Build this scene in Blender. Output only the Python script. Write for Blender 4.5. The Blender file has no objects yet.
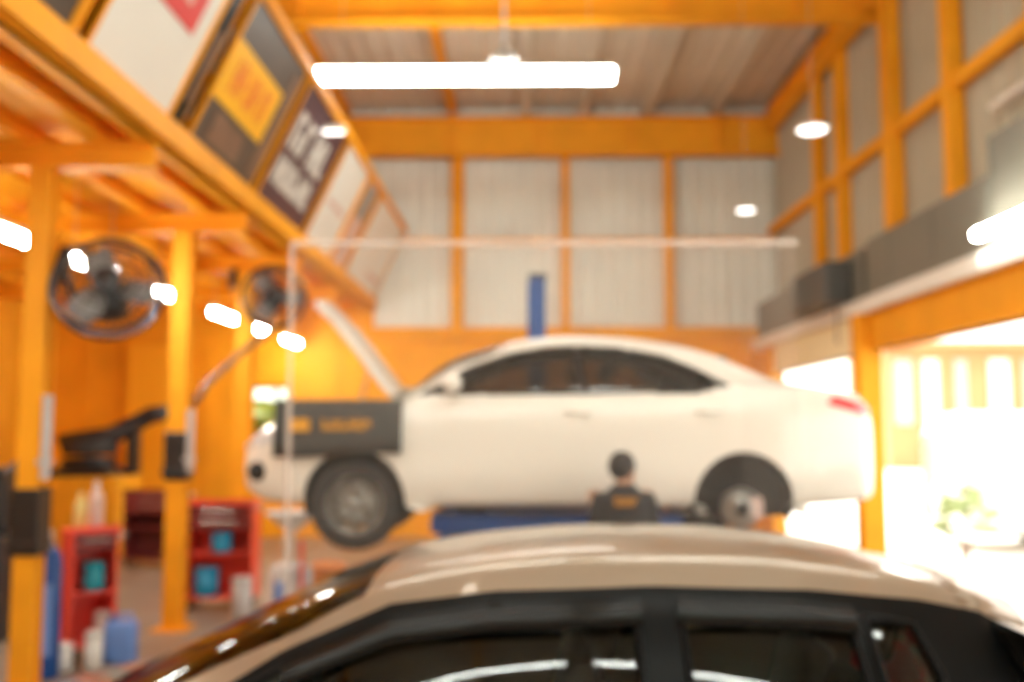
import bpy, bmesh, math, random
from mathutils import Vector, Matrix
random.seed(7)
C = bpy.context.scene.collection
R = math.radians
EYE = 1.9
def X(px, d): return (px - 524) / 1000 * d          # photo column -> metres across, at depth d
def Z(py, d): return EYE + math.tan(math.atan(89 / 1000) + math.atan((341 - py) / 1000)) * d     # photo row -> height, at depth d

# ---------------------------------------------------------------- materials
def mat(name, col, rough=0.5, metal=0.0, coat=0.0, noise=0.0, nscale=6.0, emit=0.0, spec=None, bump=0.0):
    m = bpy.data.materials.new(name); m.use_nodes = True
    nt = m.node_tree; b = nt.nodes['Principled BSDF']
    b.inputs['Base Color'].default_value = (*col, 1)
    b.inputs['Roughness'].default_value = rough
    b.inputs['Metallic'].default_value = metal
    b.inputs['Coat Weight'].default_value = coat
    b.inputs['Coat Roughness'].default_value = 0.05
    if spec is not None: b.inputs['Specular IOR Level'].default_value = spec
    if emit:
        b.inputs['Emission Color'].default_value = (*col, 1)
        b.inputs['Emission Strength'].default_value = emit
    if noise:
        tc = nt.nodes.new('ShaderNodeTexCoord'); n = nt.nodes.new('ShaderNodeTexNoise')
        n.inputs['Scale'].default_value = nscale; n.inputs['Detail'].default_value = 5
        r = nt.nodes.new('ShaderNodeValToRGB')
        r.color_ramp.elements[0].position = .3; r.color_ramp.elements[1].position = .7
        r.color_ramp.elements[0].color = (*[c * (1 - noise) for c in col], 1)
        r.color_ramp.elements[1].color = (*[min(1, c * (1 + noise * .5)) for c in col], 1)
        nt.links.new(tc.outputs['Object'], n.inputs['Vector'])
        nt.links.new(n.outputs['Fac'], r.inputs['Fac'])
        nt.links.new(r.outputs['Color'], b.inputs['Base Color'])
        if bump:
            bp = nt.nodes.new('ShaderNodeBump'); bp.inputs['Strength'].default_value = bump
            bp.inputs['Distance'].default_value = .01
            nt.links.new(n.outputs['Fac'], bp.inputs['Height']); nt.links.new(bp.outputs['Normal'], b.inputs['Normal'])
    return m

def glass(name, tint, refl_rough=0.02, ior=1.45):
    """thin tinted pane: see-through with a mirror-like sheen"""
    m = bpy.data.materials.new(name); m.use_nodes = True
    nt = m.node_tree; nt.nodes.clear()
    out = nt.nodes.new('ShaderNodeOutputMaterial'); mx = nt.nodes.new('ShaderNodeMixShader')
    tr = nt.nodes.new('ShaderNodeBsdfTransparent'); gl = nt.nodes.new('ShaderNodeBsdfGlossy')
    fr = nt.nodes.new('ShaderNodeFresnel'); fr.inputs['IOR'].default_value = ior
    tr.inputs['Color'].default_value = (*tint, 1); gl.inputs['Roughness'].default_value = refl_rough
    nt.links.new(fr.outputs[0], mx.inputs[0]); nt.links.new(tr.outputs[0], mx.inputs[1]); nt.links.new(gl.outputs[0], mx.inputs[2])
    nt.links.new(mx.outputs[0], out.inputs[0])
    return m

def hazy(name, fac, col):
    """clear sheet with haze put in: mostly see-through, a pale film veils the view"""
    m = bpy.data.materials.new(name); m.use_nodes = True
    nt = m.node_tree; nt.nodes.clear()
    out = nt.nodes.new('ShaderNodeOutputMaterial'); mx = nt.nodes.new('ShaderNodeMixShader')
    tr = nt.nodes.new('ShaderNodeBsdfTransparent'); df = nt.nodes.new('ShaderNodeBsdfDiffuse')
    tl = nt.nodes.new('ShaderNodeBsdfTranslucent'); ad = nt.nodes.new('ShaderNodeMixShader')
    ad.inputs[0].default_value = .5
    df.inputs['Color'].default_value = (*col, 1); tl.inputs['Color'].default_value = (*col, 1)
    nt.links.new(df.outputs[0], ad.inputs[1]); nt.links.new(tl.outputs[0], ad.inputs[2])
    mx.inputs[0].default_value = fac
    nt.links.new(tr.outputs[0], mx.inputs[1]); nt.links.new(ad.outputs[0], mx.inputs[2])
    nt.links.new(mx.outputs[0], out.inputs[0])
    return m

M = {}
M['orange'] = mat('orange_paint', (.90, .37, .012), .6, spec=.25, noise=.10, nscale=2)
M['orange_wall'] = mat('orange_wall_paint', (.90, .385, .014), .65, spec=.25, noise=.12, nscale=1.2)
M['yellow_panel'] = mat('yellow_panel', (.94, .42, .012), .5)
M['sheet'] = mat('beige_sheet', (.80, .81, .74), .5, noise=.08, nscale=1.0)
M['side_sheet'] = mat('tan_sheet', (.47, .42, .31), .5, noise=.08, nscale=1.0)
M['roof'] = mat('roof_sheet', (.70, .64, .54), .5, noise=.12, nscale=.7)
M['floor'] = mat('workshop_floor', (.27, .205, .15), .38, noise=.25, nscale=1.3, bump=.05)
M['apron'] = mat('outdoor_concrete', (.72, .69, .64), .8, noise=.1, nscale=.6)
M['shutter'] = mat('shutter_grey', (.17, .155, .12), .5, noise=.08, nscale=1)
M['shutter_dark'] = mat('shutter_motor', (.075, .072, .065), .5, noise=.1)
M['white_metal'] = mat('white_metal', (.82, .78, .70), .35, noise=.04)
M['white_paint'] = mat('white_paint', (.90, .86, .775), .28, coat=.8, noise=.015, nscale=1)
M['silver_paint'] = mat('champagne_paint', (.37, .285, .21), .32, metal=.4, coat=.7, noise=.02, nscale=3)
M['black'] = mat('black_plastic', (.022, .02, .02), .35, noise=.15)
M['gloss_black'] = mat('gloss_black', (.006, .006, .006), .3, spec=.14, noise=.1)
M['rubber'] = mat('tyre_rubber', (.032, .03, .028), .75, noise=.2, nscale=20)
M['liner'] = mat('arch_liner', (.03, .028, .025), .8, noise=.2)
M['lit_header'] = mat('lit_header', (.90, .80, .52), .5, noise=.05)  # far header beam: its lit look is put into the base colour
M['visor_black'] = mat('visor_black', (.012, .012, .012), .10, spec=.3, noise=.05)
M['alloy'] = mat('alloy_silver', (.34, .33, .30), .35, metal=.7, noise=.05)
M['steel'] = mat('bare_steel', (.55, .52, .47), .35, metal=.7, noise=.1)
M['grey'] = mat('grey_plastic', (.30, .29, .28), .5, noise=.1)
M['pale_grey'] = mat('pale_grey', (.55, .54, .53), .5, noise=.1)
M['interior'] = mat('car_interior', (.06, .055, .05), .8, noise=.2)
M['seat_fabric'] = mat('seat_fabric', (.085, .08, .08), .9, noise=.3, nscale=30)
M['car_glass'] = glass('tinted_car_glass', (.70, .76, .70), .02, 1.6)
M['car_glass_dark'] = glass('dark_car_glass', (.28, .26, .24))
M['visor'] = glass('smoked_visor', (.12, .11, .10), .12, 1.7)
M['win_glass'] = glass('window_glass', (.90, .95, .90))
M['green_glass'] = glass('green_tinted_glass', (.42, .82, .70))
M['hazy'] = hazy('haze_acrylic', .03, (1, .93, .86))  # pale film stands in for a veil of haze
M['screen_edge'] = hazy('acrylic_edge', .38, (1, .94, .88))
M['hazy2'] = hazy('haze_acrylic_strong', .045, (1, .93, .86))  # same film, stronger haze for the right-hand leaf
M['red'] = mat('red_enamel', (.92, .09, .06), .35, noise=.1)
M['dark_red'] = mat('dark_red_enamel', (.20, .022, .02), .4, noise=.15)
M['blue'] = mat('blue_enamel', (.005, .07, .29), .35, noise=.1)
M['pale_blue'] = mat('pale_blue_plastic', (.15, .29, .68), .4, noise=.1)
M['teal'] = mat('teal_plastic', (.01, .29, .38), .4, noise=.1)
M['cyan'] = mat('cyan_blue_plastic', (.01, .27, .48), .4, noise=.1)
M['yellow'] = mat('yellow_enamel', (.80, .36, .015), .4, noise=.1)
M['sign_yellow'] = mat('sign_yellow', (1.0, .52, .0), .5, noise=.03)
M['sign_orange'] = mat('sign_orange', (.86, .22, .02), .5, noise=.03)
M['sign_red'] = mat('sign_red', (.70, .035, .03), .5, noise=.03)
M['sign_white'] = mat('sign_white', (.80, .80, .75), .45, noise=.03, nscale=1)
M['sign_dark'] = mat('sign_dark', (.085, .058, .04), .5, noise=.25, nscale=3)
M['sign_purple'] = mat('sign_purple', (.085, .03, .045), .5, noise=.2, nscale=2)
M['sign_brown'] = mat('sign_brown', (.22, .12, .07), .5, noise=.3, nscale=4)
M['sign_pink'] = mat('sign_pink', (.72, .50, .44), .5, noise=.1)
M['cloth'] = mat('white_cloth', (.78, .76, .72), .9, noise=.06)
M['skin'] = mat('skin', (.48, .26, .16), .55, noise=.06, nscale=15)
M['hair'] = mat('black_hair', (.012, .01, .009), .6, noise=.3, nscale=60)
M['shirt'] = mat('dark_shirt', (.018, .017, .018), .85, noise=.2, nscale=40)
M['print'] = mat('orange_print', (.70, .30, .03), .7, noise=.05)
M['trousers'] = mat('dark_trousers', (.03, .032, .045), .9, noise=.2, nscale=40)
M['mat_cover'] = mat('fender_mat', (.05, .05, .045), .6, noise=.2, nscale=15)
M['tail_red'] = mat('tail_light_red', (.85, .10, .11), .2, coat=.6, noise=.05)
M['lens'] = mat('clear_lens', (.7, .7, .7), .1, coat=.8, noise=.03)
M['leaf'] = mat('leaf_green', (.36, .46, .17), .6, noise=.3, nscale=12)
M['bottle_yellow'] = mat('pale_yellow_plastic', (.72, .60, .22), .4, noise=.06)
M['bottle_pink'] = mat('pale_pink_plastic', (.66, .48, .42), .4, noise=.06)
M['cone'] = mat('cone_orange', (.85, .30, .08), .5, noise=.05)
M['facade'] = mat('facade_orange', (.60, .30, .13), .7, noise=.1, nscale=.5)
def emis(name, col, s):
    m = bpy.data.materials.new(name); m.use_nodes = True
    nt = m.node_tree; nt.nodes.clear()
    o = nt.nodes.new('ShaderNodeOutputMaterial'); e = nt.nodes.new('ShaderNodeEmission')
    e.inputs[0].default_value = (*col, 1); e.inputs[1].default_value = s
    nt.links.new(e.outputs[0], o.inputs[0]); return m
M['tube'] = emis('fluorescent_tube', (.97, 1, .92), 66)
M['tube_fill'] = emis('fill_tube', (.97, 1, .92), 29)  # for the fill fittings added above the hall
M['tube_main'] = emis('main_tube', (.97, 1, .92), 29)
M['tube_small'] = emis('led_lamp', (1, .93, .85), 3.5)

# ---------------------------------------------------------------- mesh helpers
class MB:
    def __init__(s): s.bm = bmesh.new()
    def box(s, x0, x1, y0, y1, z0, z1, bev=0.0, mtx=None):
        vs = [s.bm.verts.new(p) for p in ((x0,y0,z0),(x1,y0,z0),(x1,y1,z0),(x0,y1,z0),(x0,y0,z1),(x1,y0,z1),(x1,y1,z1),(x0,y1,z1))]
        fs = [s.bm.faces.new([vs[i] for i in f]) for f in ((3,2,1,0),(4,5,6,7),(0,1,5,4),(1,2,6,5),(2,3,7,6),(3,0,4,7))]
        if bev:
            es = list({e for f in fs for e in f.edges})
            r = bmesh.ops.bevel(s.bm, geom=es, offset=bev, segments=2, affect='EDGES', profile=.5)
            vs = list({v for f in r['faces'] for v in f.verts} | {v for v in vs if v.is_valid})
        if mtx is not None:
            for v in vs: v.co = mtx @ v.co
        return s
    def tube(s, pts, rad, n=12, closed=False, flat=(1, 1)):
        pts = [Vector(p) for p in pts]; N = len(pts)
        if not isinstance(rad, (list, tuple)): rad = [rad] * N
        rings = []; ref = None
        for i, p in enumerate(pts):
            if closed: t = (pts[(i+1) % N] - pts[i-1]).normalized()
            else: t = (pts[min(i+1, N-1)] - pts[max(i-1, 0)]).normalized()
            if ref is None:
                ref = Vector((0, 0, 1)) if abs(t.z) < .9 else Vector((0, 1, 0))
            a = t.cross(ref).normalized(); b = a.cross(t).normalized(); ref = b
            rings.append([s.bm.verts.new(p + (a * math.cos(2*math.pi*k/n) * flat[0] + b * math.sin(2*math.pi*k/n) * flat[1]) * rad[i]) for k in range(n)])
        for i in range(N if closed else N - 1):
            q0, q1 = rings[i], rings[(i+1) % N]
            for k in range(n):
                s.bm.faces.new((q0[k], q0[(k+1) % n], q1[(k+1) % n], q1[k]))
        if not closed:
            s.bm.faces.new(rings[0][::-1]); s.bm.faces.new(rings[-1])
        return s
    def lathe(s, prof, c=(0,0,0), axis='Z', n=24, mtx=None):
        """prof: list of (radius, height) along the axis; closed when ends have radius 0"""
        rings = []
        for r, h in prof:
            if r < 1e-6:
                ps = [(0, 0, h)]
            else:
                ps = [(r*math.cos(2*math.pi*k/n), r*math.sin(2*math.pi*k/n), h) for k in range(n)]
            o = []
            for p in ps:
                p = Vector(p)
                if axis == 'Y': p = Vector((p.x, p.z, -p.y))
                if axis == 'X': p = Vector((p.z, p.y, -p.x))
                if mtx is not None: p = mtx @ p
                o.append(s.bm.verts.new(p + Vector(c)))
            rings.append(o)
        for a, b in zip(rings, rings[1:]):
            for k in range(n):
                f = [a[k % len(a)], a[(k+1) % len(a)], b[(k+1) % len(b)], b[k % len(b)]]
                g = []
                for v in f:
                    if v not in g: g.append(v)
                if len(g) > 2: s.bm.faces.new(g)
        return s
    def prism(s, poly, y0, y1, plane='XZ'):
        """polygon in a plane, pushed along the third axis"""
        def P(a, b, t):
            return {'XZ': (a, t, b), 'XY': (a, b, t), 'YZ': (t, a, b)}[plane]
        A = [s.bm.verts.new(P(a, b, y0)) for a, b in poly]; B = [s.bm.verts.new(P(a, b, y1)) for a, b in poly]
        s.bm.faces.new(A); s.bm.faces.new(B[::-1])
        n = len(poly)
        for i in range(n): s.bm.faces.new((A[i], B[i], B[(i+1) % n], A[(i+1) % n]))
        return s
    def ball(s, c, r, sc=(1,1,1), u=16, v=10):
        m = Matrix.Translation(c) @ Matrix.Diagonal((r*sc[0], r*sc[1], r*sc[2], 1))
        r_ = bmesh.ops.create_uvsphere(s.bm, u_segments=u, v_segments=v, radius=1, matrix=m); s.last = r_['verts']; return s
    def build(s, name, m, parent=None, smooth=False, loc=None, bevel=0.0):
        bmesh.ops.recalc_face_normals(s.bm, faces=s.bm.faces)
        me = bpy.data.meshes.new(name); s.bm.to_mesh(me); s.bm.free()
        if smooth: me.polygons.foreach_set('use_smooth', [True] * len(me.polygons))
        me.materials.append(m)
        o = bpy.data.objects.new(name, me); C.objects.link(o)
        if parent: o.parent = parent
        if loc: o.location = loc
        if bevel:
            b = o.modifiers.new('bevel', 'BEVEL'); b.width = bevel; b.segments = 2; b.limit_method = 'ANGLE'
        return o
def tag(o, label, cat, group=None):
    o['label'] = label; o['category'] = cat
    if group: o['group'] = group
    return o
def thing(name, label, cat, loc=(0,0,0), rz=0, group=None):
    o = bpy.data.objects.new(name, None); C.objects.link(o); o.empty_display_size = .2
    o.location = loc; o.rotation_euler = (0, 0, rz)
    return tag(o, label, cat, group)
def struct(o): o['kind'] = 'structure'; return o
def copy_tree(o, parent=None):
    c = o.copy(); C.objects.link(c)
    if parent: c.parent = parent
    for ch in list(o.children): copy_tree(ch, c)
    return c
def ribbed(mb, a0, a1, z0, z1, face, back, along='X', pitch=.24, depth=.035, flip=1):
    """trapezoid-ribbed cladding as one closed slab; face/back are coordinates on the third axis"""
    prof = []; a = a0
    while a < a1 - 1e-6:
        for f, d in ((0, 0), (.45, 0), (.55, 1), (.9, 1)):
            q = a + f * pitch
            if q < a1: prof.append((q, face + flip * depth * d))
        a += pitch
    prof += [(a1, face), (a1, back), (a0, back)]
    if along == 'X': mb.prism(prof, z0, z1, 'XY')
    else: mb.prism([(f, a) for a, f in prof], z0, z1, 'XY')

# ---------------------------------------------------------------- setting
XU, XS, YB = 4.6, 4.2, 18.0          # upper right wall, shutter line, back wall
XL = -8.5                            # left wall
XF = -2.72                           # face of the mezzanine
ROOF = 7.75
b = MB(); b.box(XL - .2, 4.35, -6, YB + .2, -.2, 0); struct(b.build('floor', M['floor']))
b = MB(); b.box(4.35, 90, -30, 120, -.25, -.03); struct(b.build('outdoor_ground', M['apron']))
b = MB()
prof = []
a = XL - .2
while a < XU + .3:
    prof += [(a, ROOF), (a + .12, ROOF), (a + .15, ROOF + .03), (a + .27, ROOF + .03)]; a += .3
prof += [(a, ROOF), (a, ROOF + .08), (XL - .2, ROOF + .08)]
b.prism(prof, -6.2, YB + .2); ceil = struct(b.build('ceiling', M['roof']))
for x in (-5.2, -3.2, -1.28, .03, 1.05, 2.2, 3.4):
    b = MB(); w = .10
    b.box(x - w/2, x + w/2, -6, YB, ROOF - .012, ROOF); b.box(x - .012, x + .012, -6, YB, ROOF - .2, ROOF); b.box(x - w/2, x + w/2, -6, YB, ROOF - .212, ROOF - .2)
    b.build('purlin', M['orange'] if x in (-1.28, -3.2, -5.2) else M['roof'], ceil)

# back wall, with a window hole under the mezzanine
wx0, wx1, wz0, wz1 = X(241, YB), X(289, YB), Z(432, YB), Z(386, YB)
b = MB(); ribbed(b, XL, XU, 3.6, ROOF, YB, YB + .12, 'X', .26, .04, -1)
wb = struct(b.build('wall_back', M['sheet']))
b = MB()
for x0, x1, z0, z1 in ((XL, wx0, 0, 3.6), (wx1, XU, 0, 3.6), (wx0, wx1, 0, wz0), (wx0, wx1, wz1, 3.6)):
    b.box(x0, x1, YB - .04, YB + .12, z0, z1)
x = XL
while x < wx0 - .3:
    b.box(x, x + .14, YB - .07, YB - .04, 0, 3.6); x += .55
x = wx1 + .2
while x < XU - .2:
    b.box(x, x + .14, YB - .07, YB - .04, 0, 3.6); x += .55
b.build('lower_cladding', M['orange_wall'], wb)
b = MB(); b.box(XL, XF, YB - .06, YB - .045, 3.6, 4.36); b.build('upper_band', M['orange_wall'], wb)
for px, w in ((457, .19), (566, .10), (670, .13)):
    b = MB(); x = X(px, YB - .15)
    b.box(x - w/2, x + w/2, YB - .25, YB - .05, 3.5, 7.0); b.box(x - w/2 - .02, x + w/2 + .02, YB - .26, YB - .24, 3.5, 7.0)
    b.build('wall_post', M['orange'], wb)
for z, h in ((5.3, .09), (3.62, .24)):
    b = MB(); b.box(-3.2, XU, YB - .16, YB - .045, z - h/2, z + h/2); b.build('wall_rail', M['orange'], wb)
# tall bright panel door in the back wall at the far left
d = MB(); d.box(X(128, 17.9), X(186, 17.9), 17.84, 17.93, 0, Z(345, 17.9)); d = struct(d.build('door_1', M['yellow_panel'], bevel=.01))
b = MB(); b.box(X(128, 17.9) - .06, X(128, 17.9), 17.82, 17.93, 0, 3.5); b.box(X(186, 17.9), X(186, 17.9) + .06, 17.82, 17.93, 0, 3.5); b.box(X(128, 17.9), X(186, 17.9), 17.82, 17.93, 3.42, 3.5)
b.build('door_frame', M['orange'], d)
b = MB(); b.tube([(X(180, 17.8), 17.84, 1.0), (X(180, 17.8), 17.78, 1.0), (X(180, 17.8), 17.78, 1.15), (X(180, 17.8), 17.84, 1.15)], .012, 8); b.build('door_handle', M['steel'], d)
# window
b = MB(); t = .05
b.box(wx0, wx1, YB - .06, YB + .12, wz0, wz0 + t); b.box(wx0, wx1, YB - .06, YB + .12, wz1 - t, wz1)
xm = X(276, YB)
for x0, x1 in ((wx0, wx0 + t), (wx1 - t, wx1), (xm - t/2, xm + t/2)): b.box(x0, x1, YB - .06, YB + .12, wz0 + t, wz1 - t)
w = struct(b.build('window_1', M['black']))
for x0, x1 in ((wx0 + t, xm - t/2), (xm + t/2, wx1 - t)):
    b = MB(); b.box(x0, x1, YB + .04, YB + .048, wz0 + t, wz1 - t); b.build('pane', M['win_glass'], w)

# left wall
b = MB(); ribbed(b, -6.0, YB, 0, ROOF, XL, XL - .12, 'Y', .5, .04, 1); struct(b.build('wall_left', M['orange_wall']))
FW = ((-3.2, -1.5), (1.7, 3.1), (3.45, 4.2)); fz0, fz1 = 5.6, 7.4
b = MB(); ribbed(b, XL, XU, 0, fz0, -6.0, -6.12, 'X', .3, .04, 1); b.box(XL, XU, -6.12, -6.0, fz1, ROOF)
xx = XL
for x0_, x1_ in FW: b.box(xx, x0_, -6.12, -6.0, fz0, fz1); xx = x1_
b.box(xx, XU, -6.12, -6.0, fz0, fz1); struct(b.build('wall_front', M['sheet']))
for k, (x0_, x1_) in enumerate(FW):
    b = MB(); t = .05; b.box(x0_, x1_, -6.13, -5.98, fz0, fz0 + t); b.box(x0_, x1_, -6.13, -5.98, fz1 - t, fz1)
    for xa in (x0_, (x0_ + x1_) / 2 - t/2, x1_ - t): b.box(xa, xa + t, -6.13, -5.98, fz0 + t, fz1 - t)
    w = struct(b.build('window_%d' % (k + 2), M['grey']))
    for xa, xb in ((x0_ + t, (x0_ + x1_) / 2 - t/2), ((x0_ + x1_) / 2 + t/2, x1_ - t)):
        b = MB(); b.box(xa, xb, -6.06, -6.052, fz0 + t, fz1 - t); b.build('pane', M['win_glass'] if k == 0 else M['green_glass'], w)
b = MB(); b.box(4.1, XU, -6, -1.0, 0, 3.9); struct(b.build('wall_right', M['orange_wall']))
# right wall: cladding above the openings
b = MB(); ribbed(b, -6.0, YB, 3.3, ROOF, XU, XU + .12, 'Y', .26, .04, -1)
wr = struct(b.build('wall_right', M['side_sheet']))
for dd, w in ((11.9, .26), (10.2, .16), (8.4, .16), (6.7, .15), (13.8, .16), (14.9, .13)):
    b = MB(); b.box(XU - .2, XU - .045, dd - w/2, dd + w/2, 4.0, ROOF); b.box(XU - .215, XU - .195, dd - w/2 - .02, dd + w/2 + .02, 4.0, ROOF)
    b.build('wall_post', M['orange'], wr)
b = MB(); b.box(XU - .17, XU - .05, 2, YB, 5.42, 5.56); b.build('wall_rail', M['orange'], wr)
b = MB(); b.box(XS - .1, XS + .15, 16.75, YB, 0, 3.27); struct(b.build('wall_right', M['orange_wall']))

# roof beams (rolled sections)
def ibeam(name, label, p0, p1, z0, z1, w, group=None, axis='X'):
    b = MB(); f = .035
    if axis == 'X':
        y = p0[1]; x0, x1 = p0[0], p1[0]
        b.box(x0, x1, y - w/2, y + w/2, z0, z0 + f); b.box(x0, x1, y - w/2, y + w/2, z1 - f, z1); b.box(x0, x1, y - .02, y + .02, z0 + f, z1 - f)
        for k in range(int((x1 - x0) / 1.6)): b.box(x0 + .8 + 1.6*k, x0 + .82 + 1.6*k, y - w/2 + .01, y + w/2 - .01, z0 + f, z1 - f)
    else:
        x = p0[0]; y0, y1 = p0[1], p1[1]
        b.box(x - w/2, x + w/2, y0, y1, z0, z0 + f); b.box(x - w/2, x + w/2, y0, y1, z1 - f, z1); b.box(x - .02, x + .02, y0, y1, z0 + f, z1 - f)
    o = b.build(name, M['orange']); return tag(o, label, 'beam', group)
ibeam('roof_beam', 'orange steel roof beam crossing the very top of the view', (XL, 12.5), (XU, 12.5), 7.13, ROOF - .21, .24)
o = ibeam('roof_beam', 'deep orange steel roof beam along the top of the back wall', (XL, 17.6), (XU, 17.6), 6.80, 7.5, .24)
ibeam('eave_beam', 'orange eave beam running back along the top of right wall', (XU - .22, 1.0), (XU - .22, 17.4), 7.2, ROOF - .22, .22, axis='Y')

# ---------------------------------------------------------------- mezzanine
MZ = 0.0
mz = thing('mezzanine', 'orange steel mezzanine deck along the left side with signs on its edge', 'mezzanine', (XF, 10, 4.0 + MZ))
def mpart(b, name, m): o = b.build(name, m, mz); o.matrix_parent_inverse = Matrix.Translation((-XF, -10, -4.0)); return o
b = MB(); b.box(XL, XF, 2.5, YB - .08, 4.16, 4.22); mpart(b, 'deck', M['orange_wall'])
b = MB(); b.box(XF - .03, XF + .05, 2.5, YB - .08, 4.07, 4.262); b.box(XF - .14, XF - .03, 2.5, YB - .08, 4.03, 4.05); b.box(XF - .14, XF - .03, 2.5, YB - .08, 4.24, 4.26); b.box(XF - .05, XF - .03, 2.5, YB - .08, 4.03, 4.262); mpart(b, 'edge_beam', M['orange'])
for x in (-3.15, -3.75, -4.4, -5.1, -5.8, -6.6, -7.4):
    b = MB(); b.box(x - .07, x + .07, 2.5, YB - .08, 4.03, 4.045); b.box(x - .012, x + .012, 2.5, YB - .08, 4.045, 4.16); mpart(b, 'joist', M['orange'])
for dd in (4.9, 7.3, 9.75, 12.2, 14.65, 17.0):
    b = MB(); b.box(XL, XF - .03, dd - .09, dd + .09, 3.84 + MZ, 3.86); b.box(XL, XF - .03, dd - .09, dd + .09, 4.01, 4.03); b.box(XL, XF - .03, dd - .012, dd + .012, 3.86, 4.01); mpart(b, 'cross_beam', M['orange'])
LEAN = math.atan2(.57, 1.2); LN = 1.33
SX, CX = math.sin(LEAN), math.cos(LEAN)
b = MB(); xt, zt = XF + SX * 1.37 - .03, 4.25 + CX * 1.37
b.box(xt - .045, xt + .045, 2.5, YB - .1, zt - .03, zt + .06); mpart(b, 'top_rail', M['orange'])
for dd in (5.85, 7.72, 9.78, 12.02, 13.75, 14.8, 16.3):
    b = MB(); b.box(-.13, -.045, dd - .05, dd + .05, 0, 1.36, mtx=Matrix.Translation((XF, 0, 4.25)) @ Matrix.Rotation(LEAN, 4, 'Y')); mpart(b, 'rail_post', M['orange'])

# sign boards leaning out over the floor; local x = out of the face, y = depth, z = up the board
def sign(label, d0, d1, base, items, frame=True):
    c = (d0 + d1) / 2; w = (d1 - d0) / 2
    t = thing('sign_board', label, 'sign', (XF, c, 4.275 + MZ), 0, 'sign boards on the mezzanine edge')
    t.rotation_euler = (0, LEAN, 0)
    b = MB(); b.box(-.04, 0, -w, w, .0, LN); b.build('panel', base, t)
    if frame:
        b = MB(); e = .035
        b.box(-.045, .02, -w, -w + e, 0, LN); b.box(-.045, .02, w - e, w, 0, LN); b.box(-.045, .02, -w + e, w - e, LN - e, LN)
        b.build('frame', M['orange'], t)
    for nm, m, boxes in items:
        b = MB()
        for y0, y1, z0, z1 in boxes: b.box(.0, .008 if nm in ('band', 'picture') else .014, y0 - c, y1 - c, z0, z1)
        b.build(nm, m, t)
    return t
def glyphs(y0, y1, z0, z1, n, seed):
    """illegible block lettering: stems and bars only"""
    r = random.Random(seed); out = []; w = (y1 - y0) / n
    for k in range(n):
        a = y0 + k * w; e = a + w * .78; st = w * .24; h = z1 - z0
        out.append((a, a + st, z0, z1))
        if r.random() < .7: out.append((e - st, e, z0, z1 if r.random() < .6 else z0 + h * .55))
        zz = r.choice([z0, z0 + h * .42, z1 - h * .2]); out.append((a + st, e - st, zz, zz + h * .2))
    return out
sign('dark sign board with blue mark, cut off by the top left corner', 3.6, 5.75, M['sign_dark'], [('band', M['orange'], [(3.7, 5.1, .0, 1.2)]), ('emblem', M['pale_blue'], [(4.85, 5.0, .22, .6)])])
sign('large white sign board with a red panel at its top', 5.95, 7.42, M['sign_white'], [('band', M['sign_red'], [(6.2, 7.15, .60, .96)]), ('lettering', M['sign_pink'], glyphs(6.4, 6.95, .74, .86, 5, 1))])
sign('narrow black sign strip beside the large white sign', 7.47, 7.68, M['gloss_black'], [('lettering', M['sign_brown'], [(7.52, 7.6, .2, .8)])], False)
sign('dark sign board crossed by a bright yellow band with orange lettering', 7.85, 9.7, M['sign_dark'],
     [('band', M['sign_yellow'], [(7.9, 9.35, .40, .93)]), ('lettering', M['sign_orange'], glyphs(8.15, 9.15, .53, .82, 5, 3)), ('picture', M['sign_brown'], [(8.2, 9.0, .08, .34), (9.4, 9.66, .1, 1.2)])])
sign('dark purple sign board filled with white lettering', 9.86, 11.95, M['sign_purple'], [('lettering', M['sign_white'], glyphs(10.1, 11.75, .22, .52, 5, 4) + glyphs(10.1, 11.75, .62, 1.02, 4, 5))])
sign('plain white sign board beyond the purple sign', 12.1, 13.7, M['sign_white'], [('picture', M['sign_pink'], [(12.4, 13.4, .55, .62)])])
sign('pale pink and grey sign board between two white signs', 13.8, 14.7, M['sign_pink'], [('picture', M['grey'], [(13.9, 14.6, .75, 1.25)])])
sign('last white sign board at the back end of the mezzanine', 14.9, 17.8, M['sign_white'], [('lettering', M['sign_pink'], [(16.5, 17.5, .2, .3)])])
t = thing('sign_lamp', 'small white lamp bar fixed over the purple sign', 'lamp', (XF + SX * 1.0 + .04, 11.0, 4.25 + MZ + CX * 1.0 + .1))
b = MB(); b.box(-.04, .24, -.05, .05, 0, .07, .01); b.build('lamp_housing', M['white_metal'], t)
b = MB(); b.box(-.02, .22, -.04, .04, -.015, .0); b.build('diffuser', M['tube_small'], t)
b = MB(); b.tube([(-.03, 0, .03), (-.18, 0, -.02)], .012, 8); b.build('bracket', M['white_metal'], t)

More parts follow.
